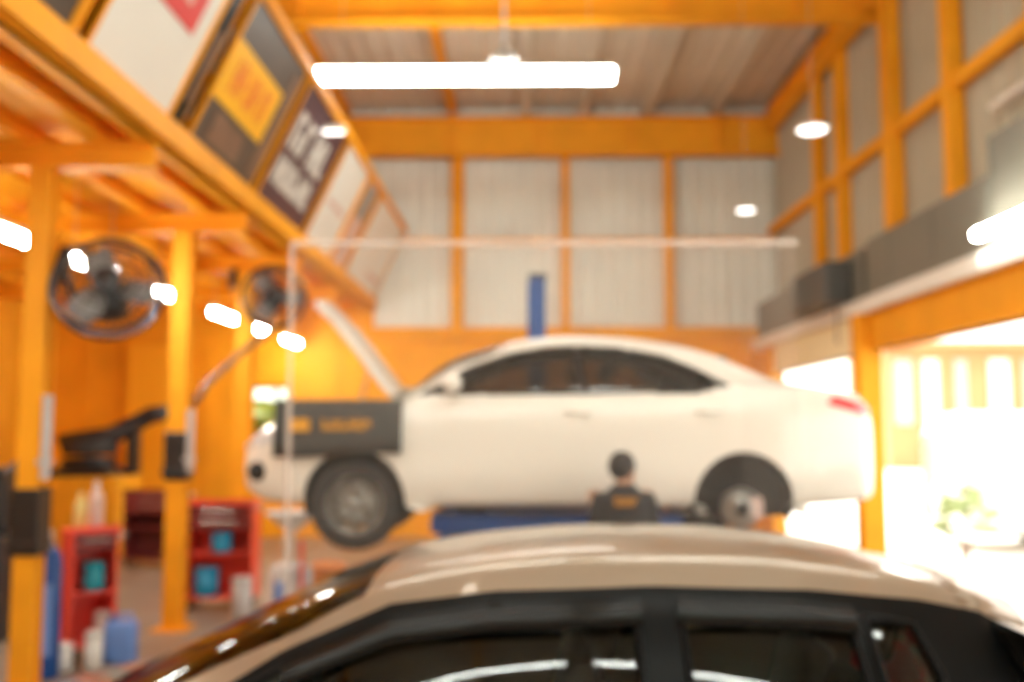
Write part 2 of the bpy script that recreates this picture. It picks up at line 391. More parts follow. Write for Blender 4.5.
# ---------------------------------------------------------------- columns
def column(label, x, y, h, w, guards=(), pipe=None):
    t = thing('steel_column', label, 'column', (x, y, 0))
    b = MB(); f = .018
    b.box(-w/2, w/2, -w/2, -w/2 + f, .02, h); b.box(-w/2, w/2, w/2 - f, w/2, .02, h); b.box(-f/2, f/2, -w/2 + f, w/2 - f, .02, h)
    b.box(-w/2 + .02, -w/2 + .03, -w/2 + f, w/2 - f, .02, h); b.box(w/2 - .03, w/2 - .02, -w/2 + f, w/2 - f, .02, h)
    b.build('shaft', M['orange'], t)
    b = MB(); b.box(-w/2 - .08, w/2 + .08, -w/2 - .08, w/2 + .08, 0, .02); b.build('base_plate', M['orange'], t)
    for z0, z1 in guards:
        b = MB(); e = .025; b.box(-w/2 - e, w/2 + e, -w/2 - e, w/2 + e, z0, z1, .015); b.box(-w/2 - .04, w/2 + .04, -w/2 - .04, w/2 + .04, z0 + .05, z0 + .1, .01); b.build('bumper_pad', M['black'], t)
    if pipe:
        b = MB(); b.tube([(w/2 + .05, -w/2, pipe[0]), (w/2 + .05, -w/2, pipe[1])], .035, 10); b.box(w/2, w/2 + .09, -w/2 - .04, -w/2 + .04, pipe[0] + .1, pipe[0] + .14); b.build('pipe', M['pale_grey'], t)
    return t
column('orange steel column nearest the left edge with black pad', -3.58, 7.3, 3.84 + MZ, .16, ((1.0, 1.48),), (1.55, 2.15))
column('orange steel column standing between the two red tool trolleys', -3.36, 9.75, 3.84 + MZ, .175, ((1.42, 1.88),), (1.5, 2.1))
column('orange steel column behind the far wall fan', -3.42, 12.2, 3.84 + MZ, .20)
o = column('tall orange steel column between the two right-hand openings', 4.12, 12.05, 3.285, .27)
o = column('slim orange post at the far jamb of the right-hand opening', 4.17, 16.62, 3.285, .2)

# ---------------------------------------------------------------- right openings
tag(MB().box(XS - .06, XS + .1, -.9, 11.9, 2.84, 3.29).box(XS - .1, XS + .14, -.9, 11.9, 2.84, 2.87).box(XS - .1, XS + .14, -.9, 11.9, 3.26, 3.29).build('header_beam', M['orange']), 'orange beam across the top of the near bright opening', 'beam')
tag(MB().box(XS - .06, XS + .1, 12.2, 16.5, 2.84, 3.29).box(XS - .1, XS + .14, 12.2, 16.5, 2.84, 2.87).box(XS - .1, XS + .14, 12.2, 16.5, 3.26, 3.29).build('header_beam', M['lit_header']), 'pale cream beam across the top of the far bright opening', 'beam')
def shutter(label, y0, y1, z1, motor=None):
    t = thing('roller_shutter', label, 'roller shutter', (XS, (y0 + y1) / 2, 3.29)); c = (y0 + y1) / 2
    b = MB(); b.prism([(-.06, .19), (-.06, z1 - 3.29), (.14, z1 - 3.29), (.14, .19)], y0 - c, y1 - c)
    for k in range(int((y1 - y0) / 1.2) + 1):
        yy = y0 - c + .02 + k * 1.2; b.box(-.07, -.06, yy, yy + .05, .2, z1 - 3.3)
    b.build('housing', M['shutter'], t)
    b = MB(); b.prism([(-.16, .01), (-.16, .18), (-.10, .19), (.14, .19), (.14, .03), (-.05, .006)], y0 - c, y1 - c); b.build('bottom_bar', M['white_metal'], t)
    if motor:
        b = MB(); b.box(-.42, -.06, motor[0] - c, motor[1] - c, .2, .74, .04); b.tube([(-.25, motor[0] - c + .1, .2), (-.25, motor[0] - c + .1, -.3)], .012, 6); b.build('motor_box', M['shutter_dark'], t)
    return t
shutter('grey roller shutter box nearest the right edge, the taller one', -.9, 8.75, 4.5)
shutter('grey roller shutter box over the middle of near opening', 8.8, 12.0, 4.17)
shutter('grey roller shutter box with dark motor over the far opening', 12.1, 17.7, 4.12, (12.5, 14.1))

# ---------------------------------------------------------------- lamps
t = thing('fluorescent_light', 'long bright three-tube fluorescent light hanging high in the centre', 'ceiling light', (X(464, 11.8), 11.8, Z(75, 11.8)))
b = MB(); b.prism([(-.06, .03), (-.03, .10), (.03, .10), (.06, .03)], -1.82, 1.82, 'YZ'); b.build('fitting', M['white_metal'], t)
for k in (-1, 0, 1):
    b = MB(); b.tube([(k * 1.2 - .59, 0, 0), (k * 1.2 + .59, 0, 0)], .09, 14); b.build('tube', M['tube_main'], t)
for k in (-1.5, 1.5):
    b = MB(); b.tube([(k, 0, .1), (k, 0, ROOF - Z(74, 11.8))], .004, 6); b.build('hanging_wire', M['steel'], t)
b = MB(); b.lathe([(0, .36), (.05, .36), (.06, .30), (.17, .22), (.18, .16), (.06, .1), (0, .1)], (.47, 0, 0)); b.tube([(.47, 0, .3), (.47, 0, ROOF - Z(74, 11.8))], .02, 8); b.build('junction_box', M['pale_grey'], t, True)
def batten(label, x, y, z):
    t = thing('fluorescent_light', label, 'ceiling light', (x, y, z), 0, 'fluorescent lights under the mezzanine')
    b = MB(); b.prism([(-.05, .03), (-.03, .08), (.03, .08), (.05, .03)], -.5, .5); b.build('fitting', M['white_metal'], t)
    b = MB(); b.tube([(0, -.44, 0), (0, .44, 0)], .052, 12); b.build('tube', M['tube'], t)
    for k in (-.4, .4):
        b = MB(); b.tube([(0, k, .08), (0, k, 4.16 + MZ - z)], .004, 6); b.build('hanging_wire', M['steel'], t)
for y, lab in ((3.6, 'unseen fill light added under the mezzanine, nearest the hall front'), (5.6, 'unseen fill light added under the mezzanine, second from the hall front'), (7.75, 'fluorescent light under the mezzanine, cut by left edge'), (9.15, 'fluorescent light seen through the near wall fan'),  # nearest two are added out of view to brighten the left side
               (11.3, 'fluorescent light just right of the near wall fan'), (13.2, 'fluorescent light second to the right of the near wall fan'),
               (15.0, 'fluorescent light last but one under the mezzanine'), (17.1, 'farthest fluorescent light of the row under the mezzanine')):
    batten(lab, -4.0, y, 3.42)
for x, y, lab in ((-1.7, -3.0, 'unseen fill light added above the hall, rear left one'), (2.3, -3.0, 'unseen fill light added above the hall, rear right one'),
                  (-1.7, 1.0, 'unseen fill light added above the hall, middle left one'), (2.3, 1.0, 'unseen fill light added above the hall, middle right one'),
                  (-1.7, 5.2, 'unseen fill light added above the two cars, left one'), (2.3, 5.2, 'unseen fill light added above the two cars, right one')):
    t = thing('fluorescent_light', lab, 'ceiling light', (x, y, 6.1), 0, 'unseen fill lights above the hall')  # fittings added out of view to brighten the hall
    b = MB(); b.prism([(-.06, .03), (-.03, .10), (.03, .10), (.06, .03)], -1.82, 1.82, 'YZ'); b.build('fitting', M['white_metal'], t)
    for k in (-1, 0, 1):
        b = MB(); b.tube([(k * 1.2 - .58, 0, 0), (k * 1.2 + .58, 0, 0)], .062, 14); b.build('tube', M['tube_fill'], t)
    for k in (-1.5, 1.5):
        b = MB(); b.tube([(k, 0, .1), (k, 0, ROOF - 6.1)], .008, 6); b.build('hanging_wire', M['steel'], t)
def bay(label, x, y, z, s):
    t = thing('bay_light', label, 'ceiling light', (x, y, z), 0, 'small lamps hanging by the right wall')
    b = MB(); b.lathe([(0, .12*s), (.03*s, .12*s), (.04*s, .07*s), (.2*s, .04*s), (.22*s, .0), (.2*s, .0), (0, .02*s)]); b.build('lamp_shade', M['white_metal'], t, True)
    b = MB(); b.lathe([(0, .0), (.19*s, .0), (.16*s, -.02*s), (0, -.03*s)]); b.build('diffuser', M['tube_small'], t, True)
    b = MB(); b.tube([(0, 0, .12*s), (0, 0, ROOF - z)], .003, 6); b.build('hanging_rod', M['steel'], t)
bay('white lamp hanging in the right corner, nearer one', X(818, 9.3), 9.3, Z(131, 9.3), .70)
bay('white lamp hanging before the back wall, farther one', X(749, 12.1), 12.1, Z(211, 12.1), .56)
t = thing('wall_light', 'white lamp on the grey shutter box at right edge', 'wall light', (XS - .15, 8.2, 3.62))
b = MB(); b.box(0, .07, -.62, .62, -.04, .06); b.build('fitting', M['white_metal'], t)
b = MB(); b.tube([(-.04, -.58, .0), (-.04, .58, .0)], .045, 12); b.build('tube', M['tube'], t)
t = thing('wall_light', 'unlit pale lamp high on the right cladding', 'wall light', (XU - .06, 9.0, 4.98))
b = MB(); b.box(-.02, 0.02, -.4, .4, -.05, .05); b.build('fitting', M['white_metal'], t)
b = MB(); b.tube([(-.06, -.38, 0), (-.06, .38, 0)], .04, 10); b.build('tube', M['white_metal'], t)

# ---------------------------------------------------------------- wall fans
def fan(label, loc, rot, s):
    t = thing('wall_fan', label, 'fan', loc, 0, 'wall fans on the left columns'); t.rotation_euler = rot; t.scale = (s, s, s)
    circ = lambda r, y: [(r*math.cos(2*math.pi*k/40), y, r*math.sin(2*math.pi*k/40)) for k in range(40)]
    b = MB(); b.tube(circ(.375, -.02), .022, 8, True); b.tube(circ(.37, .10), .014, 6, True)
    for r, y in ((.30, -.075), (.22, -.10), (.14, -.115), (.30, .14), (.2, .155)): b.tube(circ(r, y), .006, 6, True)
    for k in range(28):
        a = 2*math.pi*k/28; c, z = math.cos(a), math.sin(a)
        b.tube([(.09*c, -.12, .09*z), (.24*c, -.10, .24*z), (.37*c, -.02, .37*z)], .004, 5)
        b.tube([(.09*c, .16, .09*z), (.3*c, .14, .3*z), (.37*c, .10, .37*z)], .004, 5)
    b.build('cage', M['black'], t)
    b = MB(); b.lathe([(0, -.13), (.08, -.125), (.10, -.11), (.1, -.105), (0, -.105)], axis='Y'); b.build('badge', M['black'], t, True)
    b = MB(); b.lathe([(0, .06), (.11, .07), (.13, .14), (.12, .30), (.07, .36), (0, .37)], axis='Y'); b.build('motor', M['black'], t, True)
    for k in range(3):
        b = MB(); n = 8; A = []
        for i in range(n + 1):
            u = i / n; r = .06 + .27 * u; wd = .10 + .12 * math.sin(u * 2.4)
            for sgn in (-1, 1):
                ang = 2*math.pi*k/3 + sgn * wd / max(r, .12) * .5
                A.append(((r*math.cos(ang)), sgn * .028, r*math.sin(ang)))
        for off in (0, .006):
            pass
        vs0 = [b.bm.verts.new(p) for p in A]; vs1 = [b.bm.verts.new((p[0], p[1] + .008, p[2])) for p in A]
        for i in range(n):
            q = [2*i, 2*i+1, 2*i+3, 2*i+2]
            b.bm.faces.new([vs0[j] for j in q]); b.bm.faces.new([vs1[j] for j in q[::-1]])
            b.bm.faces.new((vs0[2*i], vs0[2*i+2], vs1[2*i+2], vs1[2*i])); b.bm.faces.new((vs0[2*i+1], vs1[2*i+1], vs1[2*i+3], vs0[2*i+3]))
        b.bm.faces.new((vs0[0], vs1[0], vs1[1], vs0[1])); b.bm.faces.new((vs0[-2], vs0[-1], vs1[-1], vs1[-2]))
        b.build('blade', M['grey'], t, True)
    b = MB(); b.tube([(0, .25, -.1), (-.12, .3, -.12), (-.34, .33, .1), (-.42, .33, .3)], .022, 8); b.box(-.47, -.40, .25, .42, .2, .42); b.build('bracket', M['black'], t)
    return t
fan('black cage wall fan on the left-edge column, the large near one', (-3.0, 7.12, 2.93), (R(-22), R(8), R(12)), 1.0)
fan('dark wall fan on the column behind, the smaller far one', (-3.02, 11.95, 3.50), (R(-10), 0, R(24)), 1.0)

# ---------------------------------------------------------------- cars
def lerp_knots(kn, x):
    if x <= kn[0][0]: return kn[0][1]
    if x >= kn[-1][0]: return kn[-1][1]
    n = len(kn)
    for i in range(n - 1):
        if x <= kn[i+1][0]:
            x0, y0 = kn[i]; x1, y1 = kn[i+1]; h = x1 - x0
            d = (y1 - y0) / h
            def slope(j):
                if j == 0: return (kn[1][1]-kn[0][1])/(kn[1][0]-kn[0][0])
                if j == n-1: return (kn[-1][1]-kn[-2][1])/(kn[-1][0]-kn[-2][0])
                a = (kn[j][1]-kn[j-1][1])/(kn[j][0]-kn[j-1][0]); c = (kn[j+1][1]-kn[j][1])/(kn[j+1][0]-kn[j][0])
                return 0 if a*c <= 0 else 2*a*c/(a+c)
            m0, m1 = slope(i), slope(i+1); t = (x - x0) / h
            return (2*t**3-3*t**2+1)*y0 + (t**3-2*t**2+t)*h*m0 + (-2*t**3+3*t**2)*y1 + (t**3-t**2)*h*m1
def in_poly(p, poly):
    x, y = p; c = False; n = len(poly)
    for i in range(n):
        x0, y0 = poly[i]; x1, y1 = poly[i-1]
        if (y0 > y) != (y1 > y) and x < (x1 - x0) * (y - y0) / (y1 - y0) + x0: c = not c
    return c
def near_poly(p, poly):
    best = None; bd = 9
    for i in range(len(poly)):
        a = Vector(poly[i-1]); q = Vector(poly[i]); e = q - a
        t = max(0, min(1, (Vector(p) - a).dot(e) / max(e.dot(e), 1e-9))); z = a + e * t; dd = (z - Vector(p)).length
        if dd < bd: bd, best = dd, z
    return best, bd
SEG = [4, 4, 3, 12, 4, 5, 5, 3, 2, 3]
def half_ring(sp, x):
    H, B, W, Rf, S = (lerp_knots(sp[k], x) for k in 'HBWRS')
    H = max(H, B + .03)
    z3 = max(H - .13, B + .012) if H - B > .25 else B + (H - B) * .4
    ctl = [(0, H), (Rf*.5, H - .010), (Rf*.84, H - min(.045, (H-B)*.35)), (Rf, z3), (W - .045, B), (W - .008, B - .10),
           (W, (B + S) * .5), (W - .012, S + .14), (W - .05, S + .03), (W - .2, S), (0, S)]
    out = []
    for i in range(10):
        p0 = ctl[max(i-1, 0)]; p1 = ctl[i]; p2 = ctl[i+1]; p3 = ctl[min(i+2, 10)]
        for k in range(SEG[i]):
            t = k / SEG[i]
            l0, l1 = max(1e-6, math.dist(p1, p0)), math.dist(p2, p1); l2 = max(1e-6, math.dist(p3, p2))
            res = []
            for a in (0, 1):
                m1 = (p2[a]-p1[a])/l1; ma = (p1[a]-p0[a])/l0 if i else m1; mb = (p3[a]-p2[a])/l2 if i < 9 else m1
                ta = (ma*l1 + m1*l0)/(l0+l1)*l1; tb = (mb*l1 + m1*l2)/(l2+l1)*l1
                res.append((2*t**3-3*t**2+1)*p1[a] + (t**3-2*t**2+t)*ta*.8 + (-2*t**3+3*t**2)*p2[a] + (t**3-t**2)*tb*.8)
            out.append((max(res[0], 0), res[1]))
    out.append((0, S)); return out
TOP_END = sum(SEG[:3]); SIDE_END = sum(SEG[:9])
def side_y(sp, x, z):
    r = half_ring(sp, x)[TOP_END - 2:SIDE_END + 1]
    for a, c in zip(r, r[1:]):
        if min(a[1], c[1]) <= z <= max(a[1], c[1]) and abs(a[1] - c[1]) > 1e-6:
            t = (z - a[1]) / (c[1] - a[1]); return a[0] + (c[0] - a[0]) * t
    return r[len(r)//2][0]
def top_z(sp, x, y):
    r = half_ring(sp, x)[:TOP_END + 8]
    for a, c in zip(r, r[1:]):
        if a[0] <= y <= c[0]: return a[1] + (c[1] - a[1]) * (y - a[0]) / max(c[0] - a[0], 1e-6)
    return r[-1][1]
def circle(cx, cz, r, n=40): return [(cx + r*math.cos(2*math.pi*k/n), cz + r*math.sin(2*math.pi*k/n)) for k in range(n)]

def wheel_parts(parent, loc, r, w, side, tyre=True, rimr=.66, spokes=5):
    """side: -1 near the camera (outer face at -y), +1 the far side"""
    if tyre:
        b = MB(); pr = [(r*rimr, -w/2+.01), (r*.86, -w/2), (r*.96, -w/2+.02), (r, -w/2+.05), (r, w/2-.05), (r*.96, w/2-.02), (r*.86, w/2), (r*rimr, w/2-.01), (r*rimr, -w/2+.01)]
        b.lathe(pr, axis='Y', n=40)
        for k in range(40):
            a = 2*math.pi*k/40; m = Matrix.Rotation(a, 4, 'Y'); b.box(-.008, .008, -w/2+.05, w/2-.05, r-.002, r+.006, mtx=m)
        wh = b.build('wheel', M['rubber'], parent, True); wh.location = loc
        q = r * rimr; b = MB(); o = side * (w/2 - .03)
        b.lathe([(q+.008, o - .02), (q+.008, o + .018), (q-.012, o + .012), (q-.03, o-side*.02), (q-.03, -o), (q+.005, -o), (q+.005, o - .02)], axis='Y', n=40)
        for k in range(spokes):
            for sg in (-1, 1):
                a0 = 2*math.pi*k/spokes; a1 = a0 + sg * .22
                b.tube([(.05*math.cos(a0 + sg*.3), o, .05*math.sin(a0 + sg*.3)), ((q-.015)*math.cos(a1), o - side*.005, (q-.015)*math.sin(a1))], [.018, .014], 6)
        b.lathe([(0, o + side*.015), (.05, o + side*.01), (.062, o - side*.03), (0, o - side*.03)], axis='Y', n=20)
        b.build('rim', M['alloy'], wh, True)
        b = MB(); b.lathe([(0, o-side*.06), (q*.78, o-side*.06), (q*.78, o-side*.085), (0, o-side*.085)], axis='Y', n=32); b.build('brake_disc', M['steel'], wh, True)
        return wh
    b = MB(); s = side
    b.lathe([(.055, s*.05), (.075, s*.045), (.08, s*.0), (.145, s*.0), (.145, -s*.025), (.06, -s*.03), (.055, s*.05)], axis='Y', n=36)
    dsk = b.build('brake_disc', M['steel'], parent, True); dsk.location = loc
    b = MB(); b.lathe([(0, s*.07), (.03, s*.068), (.034, s*.05), (.055, s*.045), (.055, 0), (0, 0)], axis='Y', n=24)
    for k in range(5):
        a = 2*math.pi*k/5; b.tube([(.052*math.cos(a)*.9, s*.04, .052*math.sin(a)*.9), (.052*math.cos(a)*.9, s*.085, .052*math.sin(a)*.9)], .006, 6)
    b.build('hub', M['liner'], dsk, True)
    b = MB(); b.box(.06, .15, -s*.05, s*.04, -.07, .08, .012); b.build('brake_caliper', M['bottle_pink'], dsk)
    return dsk

def build_car(name, label, cat, loc, sp, rz=0, group=None):
    root = thing(name, label, cat, loc, rz, group)
    x0, x1, n = sp['x0'], sp['x1'], sp.get('n', 120)
    # stations, denser toward the rounded ends
    xs = []
    for i in range(n + 1):
        u = i / n; s_ = u - math.sin(2*math.pi*u) / (2*math.pi) * .45; xs.append(x0 + (x1 - x0) * s_)
    bm = bmesh.new(); G = []
    for x in xs:
        h = half_ring(sp, x); m = len(h)
        G.append([bm.verts.new((x, -y, z)) for y, z in h[::-1]] + [bm.verts.new((x, y, z)) for y, z in h[1:]])
    K = len(G[0]); mid = m - 1
    faces = []
    for i in range(n):
        for j in range(K - 1):
            f = bm.faces.new((G[i][j], G[i+1][j], G[i+1][j+1], G[i][j+1])); faces.append((f, abs(j + .5 - mid)))
    cap0 = bm.faces.new(G[0][::-1]); cap1 = bm.faces.new(G[-1]); 
    lab = {}
    for f, jj in faces:
        c = f.calc_center_median(); L = 'body'
        if jj < TOP_END:
            for nm, poly in sp['top']:
                if in_poly((c.x, abs(c.y)), poly): L = nm; break
        if jj < SIDE_END and jj > TOP_END - 2:
            for nm, poly in sp['side']:
                if in_poly((c.x, c.z), poly): L = nm + ('' if nm.endswith('arch') else ('_L' if c.y < 0 else '_R')); break
        lab[f] = L
    lab[cap0] = lab[cap1] = 'body'
    polys = {nm: p for nm, p in sp['side']}
    order = [nm for nm, p in sp['side']]
    tops = {nm: p for nm, p in sp['top']}
    for v in bm.verts:
        Ls = {lab[f] for f in v.link_faces}
        if len(Ls) < 2: continue
        base = sorted({l[:-2] if l.endswith(('_L', '_R')) else l for l in Ls} & set(polys), key=order.index)
        for nm in base:
            q, dd = near_poly((v.co.x, v.co.z), polys[nm])
            if base and nm.endswith('arch') and v.co.z < lerp_knots(sp['S'], v.co.x) + .03: break
            if dd < .055:
                yy = side_y(sp, q.x, q.y); v.co = Vector((q.x, math.copysign(yy, v.co.y), q.y)); break
        if not base:
            for nm in [l for l in tops if l in Ls]:
                q, dd = near_poly((v.co.x, abs(v.co.y)), tops[nm])
                if dd < .06 and q.y > .02:
                    v.co = Vector((q.x, math.copysign(q.y, v.co.y), top_z(sp, q.x, q.y))); break
    bm.normal_update()
    sets = {}
    for f, L in lab.items(): sets.setdefault(L, []).append(f)
    made = {}
    for L, fs in sets.items():
        base = L[:-2] if L.endswith(('_L', '_R')) else L
        if base.endswith('arch'): continue
        nb = bmesh.new(); vm = {}
        off = sp['off'].get(base, 0)
        for f in fs:
            for v in f.verts:
                if v not in vm: vm[v] = nb.verts.new(v.co + v.normal * off)
        for f in fs: nb.faces.new([vm[v] for v in f.verts])
        nb.normal_update()
        nm = sp['names'].get(base, base)
        me = bpy.data.meshes.new(nm); nb.to_mesh(me); nb.free()
        me.polygons.foreach_set('use_smooth', [True] * len(me.polygons)); me.materials.append(sp['mats'].get(base, sp['paint']))
        o = bpy.data.objects.new(nm, me); C.objects.link(o); o.parent = root; made[L] = o
        if base in sp.get('solid', ()):
            md = o.modifiers.new('thickness', 'SOLIDIFY'); md.thickness = .045; md.offset = -1
    bm.free()
    # panes sit in their doors
    for L, o in made.items():
        if L.startswith('glass_front_') and 'door_front' + L[-2:] in made: o.parent = made['door_front' + L[-2:]]
        if L.startswith('glass_rear_') and 'door_rear' + L[-2:] in made: o.parent = made['door_rear' + L[-2:]]
    # rubber seals round the panes
    for nm in sp.get('seals', ()):
        for sg in (-1, 1):
            poly = polys[nm]; pts = []
            for i in range(len(poly)):
                a, c = Vector(poly[i]), Vector(poly[(i+1) % len(poly)]); k = max(1, int((c - a).length / .06))
                for t in range(k): q = a.lerp(c, t / k); pts.append((q.x, sg * (side_y(sp, q.x, q.y) + .002), q.y))
            b = MB(); b.tube(pts, .013, 6, True); s_ = b.build('window_seal', M['gloss_black'], root, True)
            key = {'glass_front': 'door_front', 'glass_rear': 'door_rear'}.get(nm)
            if key and key + ('_L' if sg < 0 else '_R') in made: s_.parent = made[key + ('_L' if sg < 0 else '_R')]
    # arches, wheels
    for (ax, az, ar), specw in zip(sp['arches'], sp['wheels']):
        for sg in (-1, 1):
            b = MB(); yo = sg * (side_y(sp, ax, az + ar*.7) - .015); yi = sg * (abs(yo) - .33)
            pts = [(ax + ar*math.cos(a), az + ar*math.sin(a)) for a in [R(-20) + R(220)*k/30 for k in range(31)]]
            A = []; 
            for px_, pz in pts: A.append((b.bm.verts.new((px_, math.copysign(side_y(sp, px_, max(pz, lerp_knots(sp['S'], px_)+.05)), sg) - sg*.004, pz)), b.bm.verts.new((px_, yi, pz))))
            for q0, q1 in zip(A, A[1:]): b.bm.faces.new((q0[0], q1[0], q1[1], q0[1]))
            b.bm.faces.new([q[1] for q in A]); b.build('wheel_arch_liner', M['liner'], root)
            wz = specw['z']; wy = sg * (abs(yo) - .115)
            wheel_parts(root, (ax, wy, wz), specw['r'], .2, sg, not (specw.get('bare') and sg < 0))
    # cabin: tub, dashboard, seats, steering wheel
    cb = sp['cabin']
    b = MB(); b.box(cb['x0'], cb['x1'], -.6, .6, cb['z0'] - .03, cb['z0']); b.build('cabin_floor', M['interior'], root)
    b = MB(); b.prism([(cb['x0'], cb['z0']), (cb['x0'], cb['dz']), (cb['x0'] + .38, cb['dz'] - .0), (cb['x0'] + .46, cb['dz'] - .14), (cb['x0'] + .3, cb['z0'])], -.62, .62); b.build('dashboard', M['interior'], root, bevel=.02)
    for sx in cb['seats']:
        for sy in (-.34, .34):
            b = MB(); z = cb['z0']; b.box(sx - .26, sx + .24, sy - .24, sy + .24, z + .14, z + .32, .06); b.box(sx - .2, sx + .2, sy - .2, sy + .2, z, z + .16); s_ = b.build('seat', M['seat_fabric'], root, True)
            b = MB(); b.box(-.06, .07, sy - .23, sy + .23, 0, .56, .05, Matrix.Translation((sx + .22, 0, z + .26)) @ Matrix.Rotation(R(14), 4, 'Y')); b.build('backrest', M['seat_fabric'], s_, True)
            b = MB(); b.box(-.05, .05, sy - .12, sy + .12, 0, .17, .045, Matrix.Translation((sx + .375, 0, z + .86)) @ Matrix.Rotation(R(8), 4, 'Y')); b.tube([(sx + .36, sy - .06, z + .80), (sx + .375, sy - .06, z + .9)], .008, 6); b.build('headrest', M['seat_fabric'], s_, True)
    b = MB(); cx, cz = cb['x0'] + .58, cb['dz'] - .02; mt = Matrix.Translation((cx, .34, cz)) @ Matrix.Rotation(R(65), 4, 'Y')
    b.tube([mt @ Vector((.18*math.cos(a), .18*math.sin(a), 0)) for a in [2*math.pi*k/28 for k in range(28)]], .014, 8, True)
    for k in range(3):
        a = R(90 + 120*k); b.tube([mt @ Vector((0, 0, -.02)), mt @ Vector((.18*math.cos(a), .18*math.sin(a), 0))], .014, 6)
    b.tube([mt @ Vector((0, 0, 0)), (cb['x0'] + .36, .34, cb['dz'] - .12)], .03, 8); b.build('steering_wheel', M['black'], root, True)
    # mirrors and handles
    for sg in (-1, 1):
        mx, mz_ = sp['mirror']; y = side_y(sp, mx, mz_)
        b = MB(); b.ball((mx, sg * (y + .13), mz_ + .05), .12, (.62, .95, .62), 16, 10); b.tube([(mx, sg * (y - .02), mz_ - .01), (mx, sg * (y + .07), mz_ + .02)], .03, 8); b.build('side_mirror', sp['paint'], root, True)
        for hx, hz, key in sp['handles']:
            y = side_y(sp, hx, hz); b = MB(); b.tube([(hx - .09, sg*(y - .005), hz), (hx - .07, sg*(y + .028), hz), (hx + .07, sg*(y + .028), hz), (hx + .09, sg*(y - .005), hz)], .013, 8, flat=(1, 1)); hh = b.build('door_handle', sp['paint'], root, True)
            if key + ('_L' if sg < 0 else '_R') in made: hh.parent = made[key + ('_L' if sg < 0 else '_R')]
    return root, made

